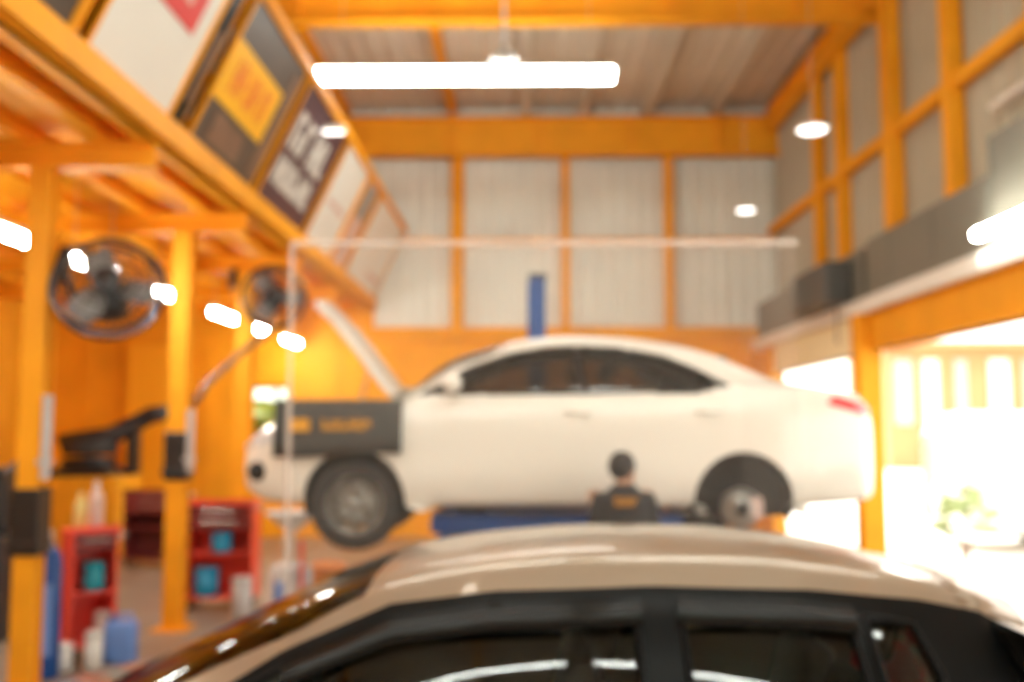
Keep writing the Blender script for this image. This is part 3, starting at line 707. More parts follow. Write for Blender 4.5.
# --- the white saloon on the lift. nose to -x; z from the ground the car would stand on
BASE = 1.10; YC = 8.05; XC = X(547, 7.2)
def wx(px, d=7.2): return X(px, d) - XC
x0, x1 = -2.28, 2.42
AF, AR_ = wx(355), wx(741)
sed = dict(x0=x0, x1=x1, n=130, paint=M['white_paint'],
  H=[(x0, .66), (x0+.06, .78), (x0+.25, .90), (-1.6, .985), (-1.15, 1.055), (-1.06, 1.10), (-.72, 1.344), (-.45, 1.445), (-.2, 1.504), (.2, 1.54), (.55, 1.53), (.84, 1.496), (1.24, 1.41), (1.56, 1.275), (1.8, 1.18), (2.0, 1.14), (2.25, 1.08), (2.35, 1.0), (x1, .84)],
  B=[(x0, .60), (x0+.06, .70), (x0+.3, .83), (-1.6, .93), (-1.0, 1.0), (-.5, 1.035), (.3, 1.055), (1.2, 1.08), (1.7, 1.09), (2.2, 1.06), (2.33, .98), (x1, .82)],
  W=[(x0, .46), (x0+.05, .60), (x0+.2, .76), (x0+.5, .86), (-1.2, .885), (0, .895), (1.4, .89), (1.95, .87), (2.25, .80), (x1-.05, .70), (x1, .56)],
  R=[(x0, .40), (x0+.2, .60), (-1.6, .72), (-1.12, .76), (-.8, .69), (-.35, .60), (.4, .575), (1.0, .575), (1.5, .61), (1.9, .68), (2.2, .64), (x1, .42)],
  S=[(x0, .36), (x0+.3, .27), (-1.0, .245), (1.4, .245), (2.1, .265), (x1, .30)],
  arches=[(AF, .30, .365), (AR_, .29, .355)], wheels=[dict(z=.27, r=.325), dict(z=.24, r=.325, bare=True)],
  side=[('front_arch', circle(AF, .30, .365)), ('rear_arch', circle(AR_, .29, .355)),
        ('glass_front', [(-.80, 1.07), (-.55, 1.23), (-.3, 1.335), (.0, 1.40), (.20, 1.41), (.25, 1.07)]),
        ('glass_rear', [(.29, 1.07), (.24, 1.412), (.55, 1.395), (.85, 1.335), (1.05, 1.25), (1.24, 1.125), (1.1, 1.085)]),
        ('pillar_trim', [(-.95, 1.045), (-.56, 1.275), (-.3, 1.37), (.0, 1.425), (.24, 1.435), (.57, 1.418), (.88, 1.358), (1.08, 1.27), (1.33, 1.12), (1.1, 1.06)]),
        ('tail_light', [(2.0, .985), (2.06, 1.045), (2.33, .98), (2.36, .90), (2.26, .91)]),
        ('head_light', [(x0+.05, .66), (x0+.10, .76), (x0+.6, .86), (x0+.52, .74)]),
        ('fog_arch', circle(x0+.17, .50, .075, 16)),
        ('front_bumper', [(x0-.1, .2), (x0-.1, .68), (x0+.3, .72), (AF-.34, .70), (AF-.34, .2)]),
        ('rear_bumper', [(x1+.1, .2), (x1+.1, .80), (2.0, .74), (AR_+.34, .60), (AR_+.34, .2)]),
        ('front_fender', [(x0+.4, .5), (x0+.4, 1.1), (-.78, 1.1), (-.82, .2)]),
        ('door_front', [(-.80, .34), (-.84, 1.04), (-.55, 1.045), (.26, 1.045), (.28, .34)]),
        ('door_rear', [(.28, .34), (.26, 1.045), (1.1, 1.06), (1.3, 1.1), (1.33, .82), (1.2, .55), (1.12, .34)])],
  top=[('hood', [(x0+.2, -.1), (x0+.28, .58), (-1.55, .74), (-1.08, .74), (-1.08, -.1)]),
       ('windshield', [(-1.04, -.1), (-1.04, .70), (-.42, .57), (-.3, .5), (-.28, -.1)]),
       ('rear_window', [(1.1, -.1), (1.12, .46), (1.7, .53), (1.74, -.1)]),
       ('boot_lid', [(1.78, -.1), (1.78, .56), (2.2, .56), (2.3, -.1)])],
  off={'glass_front': -.012, 'glass_rear': -.012, 'windshield': -.006, 'rear_window': -.006, 'tail_light': .008, 'head_light': .006},
  names={'glass_front': 'window_pane', 'glass_rear': 'window_pane', 'body': 'body_shell', 'door_front': 'door', 'door_rear': 'door', 'pillar_trim': 'window_frame'},
  mats={'pillar_trim': M['gloss_black'], 'glass_front': M['car_glass_dark'], 'glass_rear': M['car_glass_dark'], 'windshield': M['car_glass'], 'rear_window': M['car_glass_dark'], 'tail_light': M['tail_red'], 'head_light': M['lens']},
  solid=('hood',), seals=('glass_front', 'glass_rear'),
  cabin=dict(x0=-.86, x1=1.45, z0=.34, dz=.98, seats=(.12, .95)), mirror=(-.68, 1.08), handles=((.22, .93, 'door_front'), (1.16, .93, 'door_rear')))
car, parts = build_car('car', 'white saloon car raised on a blue lift with its bonnet open', 'car', (XC, YC, BASE), sed)
hood = parts['hood']
hx, hz = -1.08, 1.085
mt = Matrix.Translation((hx, 0, hz)) @ Matrix.Rotation(R(60), 4, 'Y') @ Matrix.Translation((-hx, 0, -hz))
hood.data.transform(mt)
b = MB(); b.tube([(-1.60, .55, .92), (-1.45, .52, 1.50)], .01, 6); b.build('bonnet_prop', M['steel'], car)
b = MB()      # engine bay: block, battery, airbox, hoses in the open nose
b.box(-1.85, -1.05, -.55, .55, .45, .80); eb = b.build('engine_tray', M['liner'], car)
b = MB(); b.box(-1.65, -1.2, -.3, .3, .78, .93, .03); b.tube([(-1.6, -.3, .9), (-1.75, -.4, .86), (-1.82, -.1, .85)], .035, 8); b.build('engine', M['black'], car)
b = MB(); b.box(-1.5, -1.25, .36, .54, .78, .96, .01); b.build('battery', M['grey'], car)
b = MB(); b.lathe([(.0, .0), (.078, .0), (.082, .02), (.06, -.03), (0, -.03)], axis='Y')
fg = b.build('fog_lamp', M['black'], car, True); fg.location = (x0 + .17, -side_y(sed, x0 + .17, .5) + .04, .5)

# fender cover draped over the near front wing
t = thing('fender_cover', 'black fender cover with yellow lettering draped over the white car', 'fender cover', (XC + wx(345), YC - .9, BASE + .62))
b = MB(); n = 26; a0, a1 = wx(276), wx(403)
def cover_pt(x, k, off):
    prof = [(0.62, None), (.72, None), (.82, None), (.91, None), (.98, None), (1.015, -.02), (1.02, -.10), (1.0, -.22), (.93, -.27)]
    z, dy = prof[k]
    y = -(side_y(sed, max(x, -1.75), min(z, lerp_knots(sed['B'], max(x, -1.75)) - .005)) + off)
    if dy is not None: y = -(side_y(sed, max(x, -1.75), lerp_knots(sed['B'], max(x, -1.75)) - .01)) - dy - off * .2
    sag = .012 * math.sin(9 * x) if k < 3 else 0
    return Vector((x - wx(345), y + .9 - sag, z - .62 + .015 * math.sin(5 * x + 1) * (k == 0)))
g = [[[b.bm.verts.new(cover_pt(a0 + (a1 - a0) * i / n, k, o)) for k in range(9)] for i in range(n + 1)] for o in (.035, .055)]
for i in range(n):
    for k in range(8):
        for s_ in (0, 1): b.bm.faces.new((g[s_][i][k], g[s_][i+1][k], g[s_][i+1][k+1], g[s_][i][k+1]))
for i in range(n):
    for k in (0, 8): b.bm.faces.new((g[0][i][k], g[0][i+1][k], g[1][i+1][k], g[1][i][k]))
for k in range(8):
    for i in (0, n): b.bm.faces.new((g[0][i][k], g[0][i][k+1], g[1][i][k+1], g[1][i][k]))
b.build('mat', M['mat_cover'], t, True)
b = MB(); y = -(side_y(sed, -1.2, .85) + .062) + .9
for q0, q1, z0, z1 in glyphs(wx(325), wx(378), .80, .875, 6, 8) + [(wx(292), wx(312), .79, .88)]:
    b.box(q0 - wx(345), q1 - wx(345), y - .004, y + .02, z0 - .62, z1 - .62)
b.build('lettering', M['yellow'], t)

# ---------------------------------------------------------------- scissor lift
t = thing('car_lift', 'blue scissor lift holding up the white car', 'car lift', (XC, YC, 0))
for sg in (-1, 1):
    y0, y1 = (-.68, -.25) if sg < 0 else (.25, .68)
    b = MB(); b.box(wx(432, 7.4), wx(680, 7.4), y0, y1, 1.15, 1.29, .01); b.box(wx(432, 7.4), wx(680, 7.4), y0 - .02, y0 + .02, 1.17, 1.25); b.build('platform', M['blue'], t)
    for px in (470, 640):
        b = MB(); b.box(wx(px) - .12, wx(px) + .12, y0 + .05, y1 - .05, 1.285, BASE + .245, .01); b.build('rubber_pad', M['rubber'], t)
    for k, yy in ((0, (y0 + .06)), (1, y1 - .06)):
        for s_ in (-1, 1):
            b = MB(); b.tube([(-.8 * s_, yy + s_ * .02, .14), (.8 * s_, yy + s_ * .02, 1.12)], .045, 8, flat=(.5, 1)); b.build('scissor_arm', M['blue'], t)
    b = MB(); b.box(-1.05, 1.05, y0, y1, 0, .1, .01); b.build('base', M['blue'], t)
tag(MB().box(0, .22, 0, .2, 0, .035, .012).box(.02, .2, .02, .19, .03, .06, .012).build('cloth', M['cloth'], loc=(X(676, 7.4), 7.42, 1.291), smooth=True), 'folded white cloth on the lift platform before the rear wheel', 'cloth')
# blue post standing behind the car
t = thing('lift_post', 'narrow blue lift post rising behind the roof of white car', 'lift', (X(538, 9.6), 9.6, 0))
b = MB(); b.box(-.075, .075, -.1, .1, .02, Z(280, 9.6)); b.box(-.1, -.075, -.11, .11, .02, Z(283, 9.6)); b.build('post', M['blue'], t)
b = MB(); b.box(-.2, .2, -.2, .2, 0, .02); b.build('base_plate', M['blue'], t)
b = MB(); b.box(-.09, .085, -.11, .11, Z(280, 9.6), Z(277, 9.6) + .02, .01); b.build('cap', M['black'], t)

# ---------------------------------------------------------------- clear screen added between the cars to carry a haze veil
d = 6.25; sx0, sx1, sxm, sz = X(289, d), X(800, d), X(743, d), Z(243, d)
t = thing('haze_screen', 'tall clear haze screen with pale frame added between the two cars', 'screen', ((sx0 + sx1) / 2, d, 0)); c = (sx0 + sx1) / 2
b = MB(); b.box(sx0 - c, sx1 - c, -.02, .02, sz - .016, sz + .016); b.build('top_rail', M['screen_edge'], t)
b = MB(); b.box(sx0 - c, sx1 - c, -.03, .03, 0, .06); b.build('bottom_rail', M['screen_edge'], t)
for x, w in ((sx0, .012),):
    b = MB(); b.box(x - c - w, x - c + w, -.02, .02, .06, sz - .016); b.build('post', M['screen_edge'], t)
b = MB(); b.box(sxm - c - .006, sxm - c + .006, -.006, .006, .06, sz - .025); b.build('joint_strip', M['hazy2'], t)
b = MB(); b.box(sx0 - c + .022, sxm - c - .006, -.003, .003, .06, sz - .025); b.build('pane', M['hazy'], t)
b = MB(); b.box(sxm - c + .006, sx1 - c - .014, -.003, .003, .06, sz - .025); b.build('pane', M['hazy2'], t)

# ---------------------------------------------------------------- foreground hatchback
FY = 3.78; fx0, fx1 = -2.33, 1.68
hb = dict(x0=fx0, x1=fx1, n=120, paint=M['silver_paint'],
  H=[(fx0, .62), (fx0+.06, .74), (fx0+.25, .84), (-1.75, .92), (-1.50, .99), (-1.2, 1.13), (-.75, 1.345), (-.4, 1.46), (-.1, 1.51), (.3, 1.535), (.7, 1.53), (1.1, 1.488), (1.36, 1.43), (1.47, 1.395), (1.53, 1.32), (1.60, 1.13), (1.66, .9), (fx1, .75)],
  B=[(fx0, .56), (fx0+.06, .66), (fx0+.3, .78), (-1.6, .88), (-1.0, .93), (0, .97), (1.0, 1.02), (1.5, 1.03), (1.62, .98), (1.66, .8), (fx1, .68)],
  W=[(fx0, .46), (fx0+.05, .58), (fx0+.2, .72), (fx0+.5, .82), (-1.2, .845), (0, .85), (1.0, .845), (1.45, .80), (1.6, .72), (1.66, .64), (fx1, .6)],
  R=[(fx0, .40), (fx0+.2, .56), (-1.7, .68), (-1.3, .70), (-.8, .635), (-.3, .59), (.3, .585), (1.0, .575), (1.45, .56), (1.57, .56), (1.66, .56), (fx1, .5)],
  S=[(fx0, .30), (fx0+.3, .22), (-1.0, .19), (1.0, .19), (1.5, .28), (fx1, .36)],
  arches=[(-1.52, .31, .35), (1.0, .31, .35)], wheels=[dict(z=.30, r=.30), dict(z=.30, r=.30)],
  side=[('front_arch', circle(-1.52, .31, .35)), ('rear_arch', circle(1.0, .31, .35)),
        ('glass_front', [(-1.10, .985), (-.72, 1.185), (-.4, 1.295), (-.1, 1.335), (.34, 1.355), (.36, 1.0)]),
        ('glass_rear', [(.50, 1.0), (.48, 1.358), (.85, 1.345), (1.0, 1.33), (1.03, 1.03)]),
        ('glass_quarter', [(1.075, 1.05), (1.05, 1.325), (1.2, 1.30), (1.25, 1.16), (1.24, 1.08)]),
        ('pillar_trim', [(-1.18, .965), (-.74, 1.225), (-.42, 1.355), (-.1, 1.395), (.4, 1.413), (.9, 1.40), (1.25, 1.365), (1.45, 1.325), (1.56, 1.26), (1.58, 1.06), (1.2, 1.02), (.4, .975), (-.3, .955)]),
        ('tail_light', [(1.45, .78), (1.47, 1.0), (1.70, 1.0), (1.70, .74)]),
        ('head_light', [(fx0+.05, .60), (fx0+.1, .70), (fx0+.55, .80), (fx0+.45, .66)]),
        ('door_front', [(-1.12, .28), (-1.14, .96), (.4, .97), (.42, .28)]), ('door_rear', [(.42, .28), (.4, .97), (1.15, 1.01), (1.1, .68), (.68, .5), (.62, .28)])],
  top=[('hood', [(fx0+.2, -.1), (fx0+.28, .55), (-1.55, .66), (-1.52, -.1)]),
       ('windshield', [(-1.48, -.1), (-1.48, .66), (-.72, .585), (-.5, .52), (-.47, -.1)]),
       ('rear_window', [(1.565, -.1), (1.565, .56), (1.628, .56), (1.628, -.1)])],
  off={'glass_front': -.010, 'glass_rear': -.010, 'glass_quarter': -.010, 'windshield': -.005, 'rear_window': -.004, 'tail_light': .006, 'head_light': .006},
  names={'glass_front': 'window_pane', 'glass_rear': 'window_pane', 'glass_quarter': 'window_pane', 'body': 'body_shell', 'door_front': 'door', 'door_rear': 'door', 'pillar_trim': 'window_frame'},
  mats={'glass_front': M['car_glass'], 'glass_rear': M['car_glass'], 'glass_quarter': M['car_glass'], 'windshield': M['car_glass'], 'rear_window': M['car_glass_dark'], 'pillar_trim': M['gloss_black'], 'tail_light': M['tail_red'], 'head_light': M['lens']},
  seals=('glass_front', 'glass_rear', 'glass_quarter'),
  cabin=dict(x0=-1.35, x1=1.4, z0=.28, dz=.90, seats=(-.12, .78)), mirror=(-.98, 1.0), handles=((.22, .86, 'door_front'), (1.0, .9, 'door_rear')))
fcar, fp = build_car('car', 'champagne hatchback in the foreground seen over its roof', 'car', (0, FY, 0), hb)
# smoked rain visors over the door windows
for sg in (-1, 1):
    for pts in ([(-.74, 1.20), (-.42, 1.325), (-.1, 1.365), (.36, 1.385)], [(.47, 1.388), (.85, 1.375), (1.02, 1.36)]):
        dense = []
        for a, c in zip(pts, pts[1:]):
            for k in range(8): dense.append((a[0] + (c[0]-a[0])*k/8, a[1] + (c[1]-a[1])*k/8))
        dense.append(pts[-1])
        b = MB(); rows = []
        for xx, zz in dense:
            rows.append([b.bm.verts.new((xx, sg * (side_y(hb, xx, zz - dz_) + o), zz - dz_)) for dz_, o in ((0, .004), (.03, .022), (.075, .028), (.075, .024), (.03, .018))])
        for q0, q1 in zip(rows, rows[1:]):
            for k in range(5): b.bm.faces.new((q0[k], q1[k], q1[(k+1) % 5], q0[(k+1) % 5]))
        b.build('rain_visor', M['visor_black'], fcar, True)
b = MB(); rows = []
for k in range(21):
    y = -.50 + .05 * k; q = [top_z(hb, x, abs(y)) for x in (1.38, 1.46)]; sl = (q[1] - q[0]) / .08
    rows.append([b.bm.verts.new((x, y, z)) for x, z in ((1.38, q[0] + .002), (1.46, q[1] + .006), (1.60, q[1] + sl * .12), (1.60, q[1] + sl * .12 - .022), (1.46, q[1] - .012))])
for q0, q1 in zip(rows, rows[1:]):
    for k in range(5): b.bm.faces.new((q0[k], q1[k], q1[(k+1) % 5], q0[(k+1) % 5]))
b.bm.faces.new(rows[0]); b.bm.faces.new(rows[-1][::-1])
b.build('roof_spoiler', M['silver_paint'], fcar, True)

# --- another white car at the right edge, and vehicles outdoors
def relabel(o, label, cat, loc, rz=0):
    o['label'] = label; o['category'] = cat; o.location = loc; o.rotation_euler = (0, 0, rz); return o
sed2 = dict(sed); sed2['wheels'] = [dict(z=.325, r=.325), dict(z=.325, r=.325)]; sed2['n'] = 70
c2, p2 = build_car('car', 'white car with only its nose showing at right edge', 'car', (1.9 + 2.28, 5.5, 0), sed2)
van = dict(x0=-2.3, x1=2.4, n=60, paint=M['white_paint'],
  H=[(-2.3, .75), (-2.2, 1.0), (-1.9, 1.15), (-1.2, 1.9), (-.9, 2.12), (-.4, 2.22), (1.9, 2.24), (2.3, 2.18), (2.4, 1.9)],
  B=[(-2.3, .7), (-2.2, .92), (-1.9, 1.05), (-1.2, 1.12), (2.2, 1.15), (2.4, 1.1)],
  W=[(-2.3, .6), (-2.2, .74), (-1.8, .9), (2.2, .92), (2.4, .86)], R=[(-2.3, .5), (-1.9, .75), (-1.2, .76), (-.6, .8), (2.3, .8), (2.4, .76)],
  S=[(-2.3, .34), (-1.8, .26), (2.0, .26), (2.4, .34)],
  arches=[(-1.5, .34, .38), (.6, .34, .38)], wheels=[dict(z=.34, r=.34), dict(z=.34, r=.34)],
  side=[('front_arch', circle(-1.5, .34, .38)), ('rear_arch', circle(.6, .34, .38)), ('glass_front', [(-1.35, 1.2), (-.95, 1.75), (-.3, 1.8), (-.3, 1.2)]), ('door_front', [(-1.5, .75), (-1.45, 1.15), (-.95, 1.85), (-.2, 1.9), (-.2, .4), (-1.1, .4)])],
  top=[('windshield', [(-1.8, -.1), (-1.8, .74), (-1.05, .7), (-1.05, -.1)])], off={'glass_front': -.01, 'windshield': -.005},
  names={'glass_front': 'window_pane', 'body': 'body_shell', 'door_front': 'door'}, mats={'glass_front': M['car_glass'], 'windshield': M['car_glass']}, seals=('glass_front',),
  cabin=dict(x0=-1.4, x1=2.0, z0=.4, dz=1.1, seats=(-.5,)), mirror=(-1.25, 1.2), handles=((-.35, 1.05, 'door_front'),))
v, vp = build_car('van', 'sunlit white van parked outside the right-hand opening', 'van', (9.4, 17.0, -.03), van, math.pi)
t = thing('shop_building', 'sunlit orange shop front with pale banners across the yard', 'building', (24, 50, -.03))
b = MB(); b.box(-5.9, 10, 0, 6, 0, 6.0); b.box(-6.2, 10.3, -1.2, 6.2, 6.0, 6.25); b.build('wall', M['facade'], t)
for k, (x, w) in enumerate(((-5.6, .9), (-4.2, .8), (-2.6, .6), (-.9, 1.0), (.8, .8), (2.6, 1.1))):
    b = MB(); b.box(x, x + w, -.12, -.06, 2.2, 5.4); b.tube([(x - .05, -.09, 5.42), (x + w + .05, -.09, 5.42)], .03, 6); b.build('banner', M['sign_pink'] if k % 2 == 0 else M['sign_white'], t)
for x in (-3.2, 4.6):
    b = MB(); b.box(x, x + 1.6, -.06, .0, .0, 2.4); b.build('door', M['white_metal'], t)
def shrub(label, loc, r, n, seed):
    t = thing('shrub', label, 'shrub', loc); rr = random.Random(seed); b = MB()
    for k in range(n):
        a, e = rr.uniform(0, 6.28), rr.uniform(-.5, 1.4); q = r * rr.uniform(.45, 1)
        p = Vector((q*math.cos(a)*math.cos(e), q*math.sin(a)*math.cos(e), r + q*math.sin(e) * .9))
        m = Matrix.Translation(p) @ Matrix.Rotation(rr.uniform(0, 6.28), 4, 'Z') @ Matrix.Rotation(rr.uniform(-1, 1), 4, 'X')
        l = r * .22
        vs = [b.bm.verts.new(m @ Vector(c)) for c in ((-l, 0, 0), (0, -l*.4, l*.1), (l, 0, 0), (0, l*.4, l*.1))]
        b.bm.faces.new(vs)
    b.build('foliage', M['leaf'], t)
    b = MB()
    for k in range(5): a = k * 1.26; b.tube([(0, 0, 0), (.1*math.cos(a), .1*math.sin(a), r*.6), (r*.5*math.cos(a), r*.5*math.sin(a), r*1.1)], [.02, .015, .006], 6)
    b.build('stem', M['sign_brown'], t)
shrub('green shrub outside the opening in front of the white van', (X(957, 14.6), 14.6, -.03), .62, 130, 2)
shrub('green shrub outside the small window under the mezzanine', (X(262, 21), 21, 0), 1.35, 600, 3)
b = MB(); b.box(-40, 4.35, YB + .2, 120, -.25, -.03); struct(b.build('outdoor_ground', M['apron']))

# ---------------------------------------------------------------- tools and machines on the left
def castors(t, xs, ys, r=.05):
    for x in xs:
        for y in ys:
            b = MB(); b.lathe([(0, -.02), (r*.9, -.02), (r, -.01), (r, .01), (r*.9, .02), (0, .02)], (x, y, r), 'X', 18); b.box(x - .03, x + .03, y - .01, y + .02, r, r * 2 + .02); b.build('castor', M['rubber'], t)
def trolley(label, loc, rz, w, dp, h, m_out, m_in, group='tool trolleys', drawers=2):
    t = thing('tool_trolley', label, 'tool trolley', loc, rz, group); e = .02; z0 = .11
    b = MB(); b.box(-w/2, -w/2 + e, -dp/2, dp/2, z0, h); b.box(w/2 - e, w/2, -dp/2, dp/2, z0, h); b.box(-w/2 + e, w/2 - e, dp/2 - e, dp/2, z0, h); b.box(-w/2 + e, w/2 - e, -dp/2, dp/2 - e, z0, z0 + e)
    b.box(-w/2 + e, w/2 - e, -dp/2, dp/2 - e, h * .52, h * .52 + e); b.build('cabinet', m_out, t)
    b = MB(); b.box(-w/2 - .01, w/2 + .01, -dp/2 - .01, dp/2 + .01, h, h + .025, .008); b.box(-w/2 - .01, w/2 + .01, -dp/2 - .01, -dp/2 + .005, h + .02, h + .06); b.build('top_tray', m_out, t)
    for k in range(drawers):
        zz = h - .13 - k * .13; b = MB(); b.box(-w/2 + e, w/2 - e, -dp/2 - .012, dp/2 - e - .02, zz, zz + .115); dr = b.build('drawer', m_in, t)
        b = MB(); b.tube([(-w*.25, -dp/2 - .01, zz + .08), (-w*.25, -dp/2 - .035, zz + .08), (w*.25, -dp/2 - .035, zz + .08), (w*.25, -dp/2 - .01, zz + .08)], .008, 6); b.build('drawer_handle', M['steel'], dr)
    b = MB(); b.tube([(w/2, -dp/2 + .05, h - .06), (w/2 + .07, -dp/2 + .05, h - .03), (w/2 + .07, dp/2 - .05, h - .03), (w/2, dp/2 - .05, h - .06)], .012, 8); b.build('push_handle', M['steel'], t)
    castors(t, (-w/2 + .06, w/2 - .06), (-dp/2 + .06, dp/2 - .06)); return t
TX, TY = -3.68, 8.55
trolley('bright red tool trolley beside the tall blue gas cylinder', (TX, TY, 0), R(38), .37, .36, 1.04, M['red'], M['dark_red'], drawers=1)
trolley('wide red tool trolley right of the middle column with blue lids', (X(226, 11.0), 11.0, 0), R(4), .72, .45, 1.10, M['red'], M['dark_red'])
trolley('dark maroon tool trolley far back between two columns', (X(160, 14.2), 14.2, 0), R(6), .80, .5, 1.02, M['dark_red'], M['dark_red'])
def bottle(label, loc, h, r, m, cap, group=None):
    t = thing('bottle', label, 'bottle', loc, 0, group)
    b = MB(); b.lathe([(0, 0), (r*.92, 0), (r, .01), (r, h*.62), (r*.85, h*.74), (r*.38, h*.84), (r*.36, h*.9), (0, h*.9)], n=20); b.build('bottle_body', m, t, True)
    b = MB(); b.lathe([(0, h*.88), (r*.44, h*.88), (r*.42, h), (0, h)], n=16); b.build('cap', cap, t, True); return t
bottle('pale yellow bottle on the bright red trolley', (TX - .08, TY - .02, 1.067), .30, .055, M['bottle_yellow'], M['bottle_yellow'])
bottle('tall pale pink bottle on the bright red trolley', (TX + .07, TY - .06, 1.067), .40, .06, M['bottle_pink'], M['pale_grey'])
def tub(label, loc, r, h, m, name='tub', cat='tub'):
    t = thing(name, label, cat, loc)
    b = MB(); b.lathe([(0, 0), (r*.9, 0), (r, .02), (r, h), (r*.94, h), (r*.94, .03), (0, .03)], n=22); b.build('body', m, t, True)
    b = MB(); b.lathe([(0, h - .01), (r*1.06, h - .01), (r*1.06, h + .02), (r*.9, h + .035), (0, h + .035)], n=22); b.build('lid', m, t, True); return t
rot = Matrix.Rotation(R(38), 3, 'Z')
def onT(x, y, z): p = rot @ Vector((x, y, 0)); return (TX + p.x, TY + p.y, z)
tub('teal tub on the shelf of the bright red trolley', onT(.02, -.08, .5615), .085, .2, M['teal'])
tub('pink lidded tub low in the bright red trolley', onT(.1, -.09, .131), .07, .22, M['bottle_pink'])
tub('white tub on the floor in front of the bright red trolley', (X(72, 8.1), 8.1, 0), .065, .17, M['cloth'])
tub('white tub beside the pale blue jerrycan', (X(101, 8.15), 8.15, 0), .065, .26, M['cloth'])
GX = X(226, 11.0)
tub('blue lidded tub on the shelf of the wide red trolley', (GX + .03, 10.86,   .593), .105, .18, M['cyan'])
tub('blue lidded tub low inside the wide red trolley', (GX - .13, 10.88, .131), .125, .27, M['cyan'])
tub('pale grey tub on the floor by the wide red trolley', (X(246, 10.4), 10.4, 0), .10, .36, M['pale_grey'])
# gas cylinder
t = thing('gas_cylinder', 'tall blue gas cylinder with pale stripe by the left column', 'gas cylinder', (X(53, 7.85), 7.85, 0))
b = MB(); b.lathe([(0, 0), (.10, 0), (.105, .02), (.105, .86), (.09, .94), (.05, .99), (.035, 1.03), (0, 1.03)], n=28); b.build('tank', M['blue'], t, True)
b = MB()
for k in range(7):
    a0 = R(-107 + 9*k); a1 = R(-107 + 9*(k+1)); r0, r1 = .1055, .109
    q = [b.bm.verts.new((r*math.cos(a), r*math.sin(a), z)) for r in (r0, r1) for a in (a0, a1) for z in (.18, .72)]
    for f in ((0,1,3,2), (4,6,7,5), (0,4,5,1), (2,3,7,6), (0,2,6,4), (1,5,7,3)): b.bm.faces.new([q[i] for i in f])
b.build('stripe', M['pale_blue'], t)
b = MB(); b.lathe([(0, 1.03), (.03, 1.03), (.03, 1.10), (.02, 1.12), (0, 1.12)], n=16); b.tube([(0, 0, 1.08), (0, -.1, 1.08)], .018, 8); b.build('valve', M['steel'], t, True)
for x, z in ((-.06, 1.15), (.03, 1.02)):
    b = MB(); b.lathe([(0, 0), (.05, 0), (.055, -.01), (.055, -.04), (0, -.04)], (x, -.1, z), 'Y', 20); b.build('gauge', M['pale_grey'], t, True)
# jerrycan
t = thing('jerrycan', 'pale blue plastic jerrycan on the floor by the red trolley', 'jerrycan', (X(128, 8.35), 8.35, 0))
b = MB(); b.box(-.12, .12, -.09, .09, 0, .34, .03); b.tube([(-.02, 0, .33), (-.02, 0, .39), (.08, 0, .39), (.08, 0, .33)], .016, 8); b.build('can', M['pale_blue'], t, True)
b = MB(); b.lathe([(0, .33), (.03, .33), (.03, .38), (0, .38)], (-.08, 0, 0), n=16); b.build('cap', M['blue'], t, True)
# tyre changer: yellow cabinet, turntable, black arm and tower
t = thing('tyre_changer', 'black and yellow tyre changer with a raised arm', 'tyre changer', (X(98, 15.6), 15.6, 0)); t.scale = (1.28, 1.2, 1.2)
b = MB(); b.box(-.42, .42, -.4, .4, 0, 1.0, .03); b.box(-.46, .46, -.44, .44, 0, .06, .02); b.build('cabinet', M['yellow'], t)
b = MB(); b.box(-.48, .30, -.42, .42, 1.0, 1.10, .03); b.lathe([(0, 1.10), (.30, 1.10), (.33, 1.16), (.33, 1.22), (.1, 1.24), (0, 1.24)], (-.1, 0, 0), n=28); b.build('turntable', M['black'], t)
b = MB(); b.lathe([(.17, -.09), (.30, -.10), (.33, -.06), (.33, .06), (.30, .10), (.17, .09), (.17, -.09)], (-.1, 0, 1.36), n=32); b.build('mounted_tyre', M['rubber'], t, True)
b = MB(); b.box(.28, .41, .16, .36, 1.0, 1.74, .02); b.build('tower', M['black'], t)
b = MB(); b.tube([(-.45, -.05, 1.46), (-.1, -.05, 1.46), (.15, -.02, 1.5), (.36, .22, 1.66), (.56, .22, 1.78), (.78, .22, 1.82)], [.07, .13, .13, .12, .12, .10], 10); b.build('swing_arm', M['black'], t, True)
b = MB(); b.tube([(-.1, -.05, 1.46), (-.1, -.05, 1.3), (-.06, -.05, 1.24)], .03, 8); b.build('mount_head', M['steel'], t)
# waste-oil drainer below the white car's nose
t = thing('oil_drainer', 'grey and white waste oil drainer below the nose of white car', 'oil drainer', (X(294, 8.9), 8.9, 0))
b = MB(); b.lathe([(0, .08), (.17, .08), (.185, .10), (.185, .66), (.16, .72), (.05, .75), (0, .75)], n=30); b.build('tank', M['pale_grey'], t, True)
b = MB(); b.tube([(0, 0, .74), (0, 0, 1.02)], .025, 10); b.lathe([(.03, 1.0), (.05, 1.02), (.22, 1.16), (.23, 1.18), (.21, 1.18), (.03, 1.04), (.03, 1.0)], n=28); b.build('funnel', M['cloth'], t, True)
b = MB(); b.tube([(.12, -.15, .2), (.13, -.16, .7), (.12, -.15, .95)], .02, 8); b.build('sight_tube', M['red'], t)
b = MB(); b.box(-.1, .0, -.195, -.17, .3, .6, .01); b.build('level_panel', M['pale_blue'], t)
castors(t, (-.12, .12), (-.12, .12), .045)
# orange bucket
t = thing('bucket', 'orange bucket on the floor beside the waste oil drainer', 'bucket', (X(330, 9.5), 9.5, 0))
b = MB(); b.lathe([(0, 0), (.12, 0), (.13, .01), (.165, .62), (.18, .63), (.18, .65), (.155, .65), (.12, .03), (0, .03)], n=28); b.build('pail', M['cone'], t, True)
b = MB(); b.tube([(.165*math.cos(R(a)), -.03, .62 + .16*math.sin(R(a))) for a in range(0, 181, 15)], .006, 6); b.build('bail_handle', M['steel'], t)
